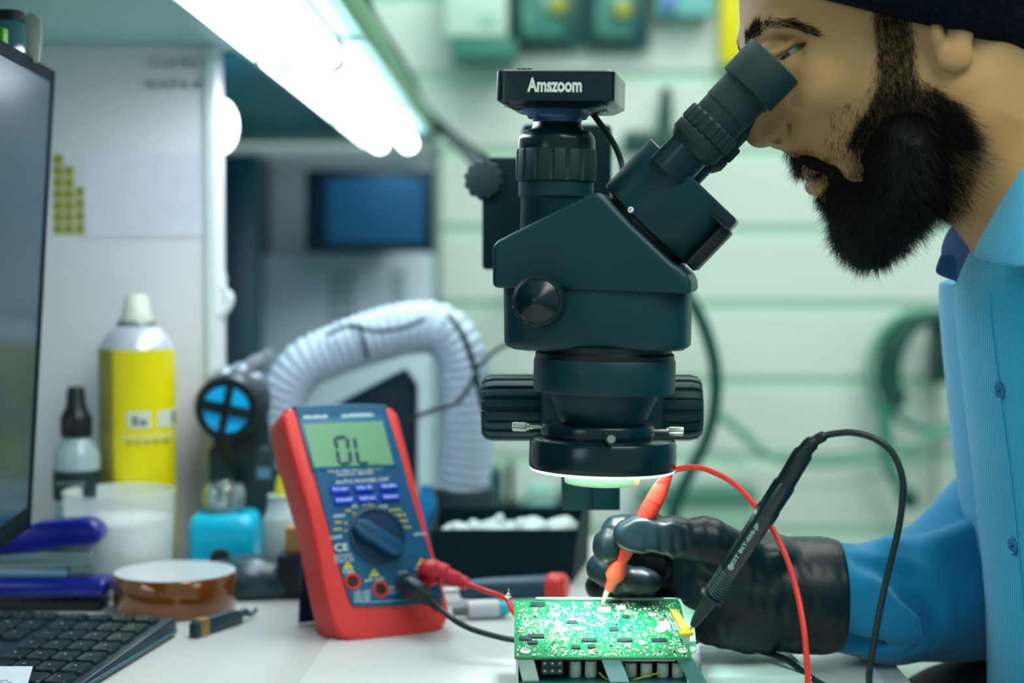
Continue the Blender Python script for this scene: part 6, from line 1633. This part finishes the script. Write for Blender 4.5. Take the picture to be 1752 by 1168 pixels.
# torso : near panel
lo = P(1590, 1420, YH_); hi = P(2420, 330, YH_)
Ft = Field((lo.x, YH_-0.215, lo.z-0.12), (hi.x, YH_+0.215, hi.z), 0.0032)
near_front = [(1672,418),(1650,486),(1652,540),(1662,620),(1672,700),(1684,790),(1694,880),(1704,980),(1711,1070),(1714,1180),(1712,1400),(1730,1640)]
tor = near_front + [(2340,1640),(2380,1200),(2400,800),(2330,560),(2150,420),(1960,350),(1820,330),(1720,400)]
Wt = ctrlW([(1700,500,0.135),(1720,700,0.150),(1740,1000,0.150),(1900,450,0.12),(2100,600,0.185),(2100,1000,0.17),(2100,1400,0.165),(1850,800,0.17)], 0.06)
Ft.inflate(tor, YH_, 0.085, Wt, 0.004)
Ft.cone(H(2050,500,-0.12), H(2090,520,-0.175), 0.07, 0.058, 0.05); Ft.cone(H(2050,500,0.12), H(2090,520,0.175), 0.07, 0.058, 0.05)
Ft.cone(H(1800,240), H(1940,420), 0.060, 0.060, 0.002, 'sub')
# folds
for a_, c_, r_ in ((H(1800,520,-0.16), H(1760,760,-0.17), 0.008), (H(1850,640,-0.18), H(1790,900,-0.19), 0.008), (H(1790,900,-0.17), H(1760,1150,-0.17), 0.008)): Ft.cone(a_, c_, r_, r_*.6, 0.02, 'sub')
shirt, tpos, tq_ = fobj('shirt', Ft, m_sh, pr_, relax=1)
# far panel: sits a little in front and behind the placket
Fp = Field(tuple(Vector(H(1590,1420,0.0))-Vector((0,0,0.03))), tuple(Vector(H(1800,440,0.175))), 0.0026)
far = [(1640,474),(1612,480),(1613,540),(1618,600),(1626,680),(1634,760),(1646,850),(1664,950),(1690,1060),(1700,1180),(1700,1400),(1790,1400),(1790,500)]
Fp.inflate(far, YH_+0.085, 0.060, 0.072, 0.003)
for i, (a_, c_) in enumerate((((1630,560),(1650,700)),((1640,640),(1668,820)),((1618,520),(1640,600)),((1650,760),(1690,930)))):
    Fp.cone(tuple(P(*a_,YH_+0.03)), tuple(P(*c_,YH_+0.03)), 0.0065, 0.004, 0.007, 'sub')
fobj('shirt_front', Fp, m_shp, pr_, relax=1)
# placket edge seam with stitches
bv = BVHTree.FromPolygons([tuple(p) for p in tpos.tolist()], [tuple(f) for f in tq_.tolist()])
def hit(px, py, bvh=bv):
    r_ = bvh.ray_cast(Vector((0,0,CAMZ)), ray(px, py).normalized()); return (r_[0], r_[1]) if r_[0] is not None else (None, None)
st_pts = []
for py in range(500, 1166, 12):
    fx = np.interp(py, [p[1] for p in near_front], [p[0] for p in near_front]); h_, n = hit(fx+44, py)
    if h_: st_pts.append(h_+ (n if n.dot(Vector((0,0,CAMZ))-h_) > 0 else -n)*0.0004)
if len(st_pts) > 3: obj('placket_seam', MB().tube(spline(st_pts, 2), 0.0006, 6), m_sh, pr_, fix=False)
m_btn = mat('button blue', (24,120,170), 0.3, coat=0.5)
for px, py in ((1712,668),(1735,934)):
    h_, n = hit(px, py)
    if h_:
        if n.dot(Vector((0,0,CAMZ))-h_) < 0: n = -n
        M_ = ztod(h_-n*0.0002, h_+n)
        b_ = obj('button', MB().lathe([(0.0056,0),(0.0062,0.0008),(0.0060,0.0018),(0.0050,0.0022),(0.0042,0.0014),(0.0004,0.0014)], M_, 32), m_btn, pr_, smooth=40)
        t2 = obj('thread', MB().box((0,0,0.0018), (0.0024,0.0008,0.0008), M_), mat('thread navy', (10,60,110), 0.6), pr_); t2.parent = b_
# collar: near leaf (light), far leaf (dark)
def sheet(name, grid, m, th, par=pr_):
    nu, nv = len(grid), len(grid[0]); vs = [tuple(p) for r_ in grid for p in r_]; fs = []
    for i in range(nu-1):
        for j in range(nv-1): fs.append((i*nv+j, i*nv+j+1, (i+1)*nv+j+1, (i+1)*nv+j))
    me = bpy.data.meshes.new(name); me.from_pydata(vs, [], fs); me.update(); me.shade_smooth()
    o = link_mesh(name, me, m, par, True); s_ = o.modifiers.new('th', 'SOLIDIFY'); s_.thickness = th; s_.offset = 0
    u_ = o.modifiers.new('sub', 'SUBSURF'); u_.levels = u_.render_levels = 2; return o
# near leaf: from the front point round the neck to the back
topl = [P(1664,432,1.06), P(1690,386,1.045), P(1716,338,1.035), P(1752,276,1.025), P(1820,200,1.03), P(1900,190,1.08), P(1930,220,1.14)]
botl = [P(1662,436,1.058), P(1692,448,1.030), P(1724,456,1.012), P(1760,462,1.0), P(1850,430,0.99), P(1980,380,1.03), P(2030,380,1.14)]
grid = [[lerp(topl[i], botl[i], v) + Vector((0,-0.006*math.sin(math.pi*v),0.0)) for v in (0,.33,.66,1)] for i in range(7)]
sheet('collar', grid, m_cl2, 0.0022)
# inner band that rises from the neck to the fold
band_in = [P(1668,436,1.07), P(1694,392,1.062), P(1722,346,1.056), P(1758,290,1.052), P(1820,225,1.06), P(1890,215,1.10)]
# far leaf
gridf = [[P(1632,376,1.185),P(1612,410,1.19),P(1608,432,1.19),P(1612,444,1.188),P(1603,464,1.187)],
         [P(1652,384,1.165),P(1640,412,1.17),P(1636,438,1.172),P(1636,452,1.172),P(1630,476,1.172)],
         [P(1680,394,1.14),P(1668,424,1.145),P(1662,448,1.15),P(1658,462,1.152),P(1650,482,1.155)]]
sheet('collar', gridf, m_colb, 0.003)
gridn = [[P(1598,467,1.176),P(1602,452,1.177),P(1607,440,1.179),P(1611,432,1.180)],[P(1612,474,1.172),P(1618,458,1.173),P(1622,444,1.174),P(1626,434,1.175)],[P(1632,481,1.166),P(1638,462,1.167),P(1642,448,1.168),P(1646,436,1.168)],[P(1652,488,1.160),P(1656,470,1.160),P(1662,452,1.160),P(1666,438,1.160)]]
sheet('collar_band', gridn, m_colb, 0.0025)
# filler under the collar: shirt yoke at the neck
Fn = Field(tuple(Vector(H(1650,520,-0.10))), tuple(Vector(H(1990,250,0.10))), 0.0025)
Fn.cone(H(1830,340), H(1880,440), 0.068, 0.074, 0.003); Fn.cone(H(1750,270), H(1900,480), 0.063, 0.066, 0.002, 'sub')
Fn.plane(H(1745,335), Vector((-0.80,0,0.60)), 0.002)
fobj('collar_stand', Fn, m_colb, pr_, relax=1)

# ---- right arm (far side) in its sleeve
Fs = Field(tuple(P(1350,1180,1.14)-Vector((0,0.03,0.02))), tuple(P(2160,430,1.14)+Vector((0.02,0.26,0))), 0.0028)
wr, fa, el, sh_ = P(1392,1018,1.185), P(1520,1030,1.215), P(1760,1010,1.285), P(2130,560,1.33)
Fs.chain([wr, fa, el], [0.0355, 0.0425, 0.052], 0.010)
Fs.chain([el, lerp(el,sh_,.5), sh_], [0.052, 0.058, 0.064], 0.02)
Fs.chain([P(1600,975,1.23), P(1690,930,1.26), P(1800,800,1.29)], [0.030, 0.042, 0.05], 0.03)
for a_, c_, r_ in (((1478,962),(1560,985),0.006),((1560,985),(1586,1060),0.005),((1500,948),(1600,1100),0.004),((1640,935),(1660,1090),0.006),((1560,930),(1690,1000),0.004),((1430,1090),(1560,1095),0.005),((1590,960),(1596,1130),0.005)):
    Fs.cone(tuple(P(*a_,1.172)), tuple(P(*c_,1.185)), r_, r_*.5, 0.010, 'sub')
for a_, c_, r_ in (((1520,938),(1575,946),0.006),((1600,930),(1660,905),0.008),((1470,1000),(1500,1080),0.004)):
    Fs.cone(tuple(P(*a_,1.20)), tuple(P(*c_,1.21)), r_, r_*.7, 0.012)
Fs.noise(0.0010, 90, 3)
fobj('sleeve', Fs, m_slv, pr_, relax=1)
# left arm, resting out of the picture
Fl = Field((0.30, 0.66, 0.60), (0.66, 1.02, 1.10), 0.005)
Fl.chain([H(2090,520,-0.175), (0.50,0.86,0.80), (0.46,0.76,0.72)], [0.058,0.05,0.045], 0.01)
Fl.chain([(0.46,0.76,0.72), (0.40,0.74,0.70)], [0.045,0.036], 0.01)
fobj('sleeve', Fl, m_slv, pr_, relax=1)

# ---- trousers
Fq = Field((0.22, 0.86, 0.05), (0.80, 1.42, 0.80), 0.007)
for s_ in (-1, 1):
    Fq.chain([(0.56,YH_+s_*0.10,0.66), (0.44,YH_+s_*0.12,0.662), (0.345,YH_+s_*0.12,0.660)], [0.105,0.090,0.080], 0.03)
    Fq.chain([(0.345,YH_+s_*0.12,0.655), (0.37,YH_+s_*0.14,0.12)], [0.062,0.045], 0.02)
fobj('trousers', Fq, mat('trousers black', (8,14,18), 0.8), pr_, relax=1)
for s_ in (-1, 1):
    Fz = Field((0.18,YH_+s_*0.14-0.06,-0.005),(0.46,YH_+s_*0.14+0.06,0.14), 0.006)
    Fz.chain([(0.38,YH_+s_*0.14,0.05),(0.25,YH_+s_*0.14,0.035)], [0.045,0.034], 0.02); Fz.plane((0,0,0.001),(0,0,-1),0.002)
    fobj('shoe', Fz, mat('shoe dark', (20,24,26), 0.5), pr_, relax=1)
stl = thing('stool', 'round black work stool under the man in the blue shirt', 'stool', (0.56, YH_, 0))
obj('seat', MB().lathe([(0.17,0.51),(0.18,0.525),(0.18,0.555),(0.165,0.565)], Matrix.Translation((0.57,YH_,0)), 48), m_rub, stl)
obj('post', MB().lathe([(0.025,0.03),(0.025,0.515)], Matrix.Translation((0.57,YH_,0)), 24), m_steel, stl)
obj('base', MB().lathe([(0.20,0.0005),(0.20,0.012),(0.03,0.035)], Matrix.Translation((0.57,YH_,0)), 48), m_steel, stl)

# ---- gloved right hand
m_gl = mat('nitrile glove', (2, 24, 30), 0.40, var=0.15, scale=60, bump=0.25, bscale=160, spec=0.4)
Fg = Field(tuple(P(985,1150,1.12)-Vector((0,0,0.012))), tuple(P(1420,860,1.12)+Vector((0.02,0.13,0.01))), 0.0011)
G = lambda px, py, Y: tuple(P(px, py, Y))
mmr = lambda n, Y=1.16: mm(n, Y)
# wrist and heel
Fg.chain([G(1400,1018,1.186), G(1330,1015,1.182)], [0.0385,0.0365], 0.004)
Fg.chain([G(1340,1018,1.182), G(1262,1010,1.172)], [0.0370,0.0350], 0.012)
Fg.chain([G(1270,1045,1.170), G(1215,1048,1.168)], [0.0275,0.0215], 0.014)      # ulnar side of the palm, near the board
Fg.chain([G(1290,970,1.180), G(1210,965,1.185)], [0.0240,0.0210], 0.014)      # back of the hand
Fg.chain([G(1250,1000,1.20), G(1180,985,1.20)], [0.026,0.020], 0.014)
# thumb
Fg.chain([G(1290,968,1.158), G(1212,925,1.140), G(1150,918,1.131), G(1092,914,1.128), G(1072,915,1.129)], [0.0180,0.0150,0.0128,0.0118,0.0098], 0.005)
Fg.ell(G(1205,915,1.139), (0.013,0.011,0.0105), 0.006)
# thumb nail hint
# index
Fg.chain([G(1205,935,1.185), G(1110,905,1.176), G(1058,908,1.160), G(1042,938,1.147)], [0.0125,0.0115,0.0102,0.0100], 0.003)
Fg.ell(G(1041,932,1.1455), (0.0108,0.0100,0.0125), 0.003)
# middle
Fg.chain([G(1195,965,1.195), G(1085,945,1.192), G(1030,972,1.182), G(1062,990,1.162), G(1112,994,1.153)], [0.0125,0.0118,0.0105,0.0100,0.0082], 0.003)
Fg.ell(G(1086,991,1.155), (0.0125,0.0085,0.0090), 0.004, rot=roty(8))
# ring and little
Fg.chain([G(1200,995,1.205), G(1090,980,1.205), G(1026,1003,1.196), G(1060,1014,1.182), G(1105,1015,1.178)], [0.0122,0.0112,0.0098,0.0092,0.0082], 0.003)
Fg.chain([G(1205,1030,1.205), G(1130,1020,1.212), G(1090,1030,1.204), G(1135,1045,1.192)], [0.0112,0.0100,0.0088,0.0080], 0.003)
# web between thumb and index, knuckle shadow
Fg.chain([G(1225,945,1.158), G(1180,948,1.176)], [0.0135,0.0120], 0.010)
# wrinkles of the rubber
for a_, c_, r_ in (((1150,885),(1156,950),0.0011),((1128,884),(1132,948),0.0010),((1168,885),(1176,952),0.0011),((1190,884),(1202,950),0.0012),((1102,886),(1104,944),0.0008)):
    Fg.cone(G(*a_,1.119), G(*c_,1.121), r_, r_, 0.003, 'sub')
Fg.ell(G(1322,945,1.165), (0.012,0.02,0.0085), 0.008)
Fg.noise(0.0006, 190, 8, (1,.5,.4)); Fg.noise(0.0004, 420, 9, (1,.5,.3))
# flared cuff
Fg.cone(G(1392,1018,1.186), G(1398,1018,1.187), 0.0405, 0.0410, 0.004)
glove, gpos, gq = fobj('glove', Fg, m_gl, pr_, relax=1)
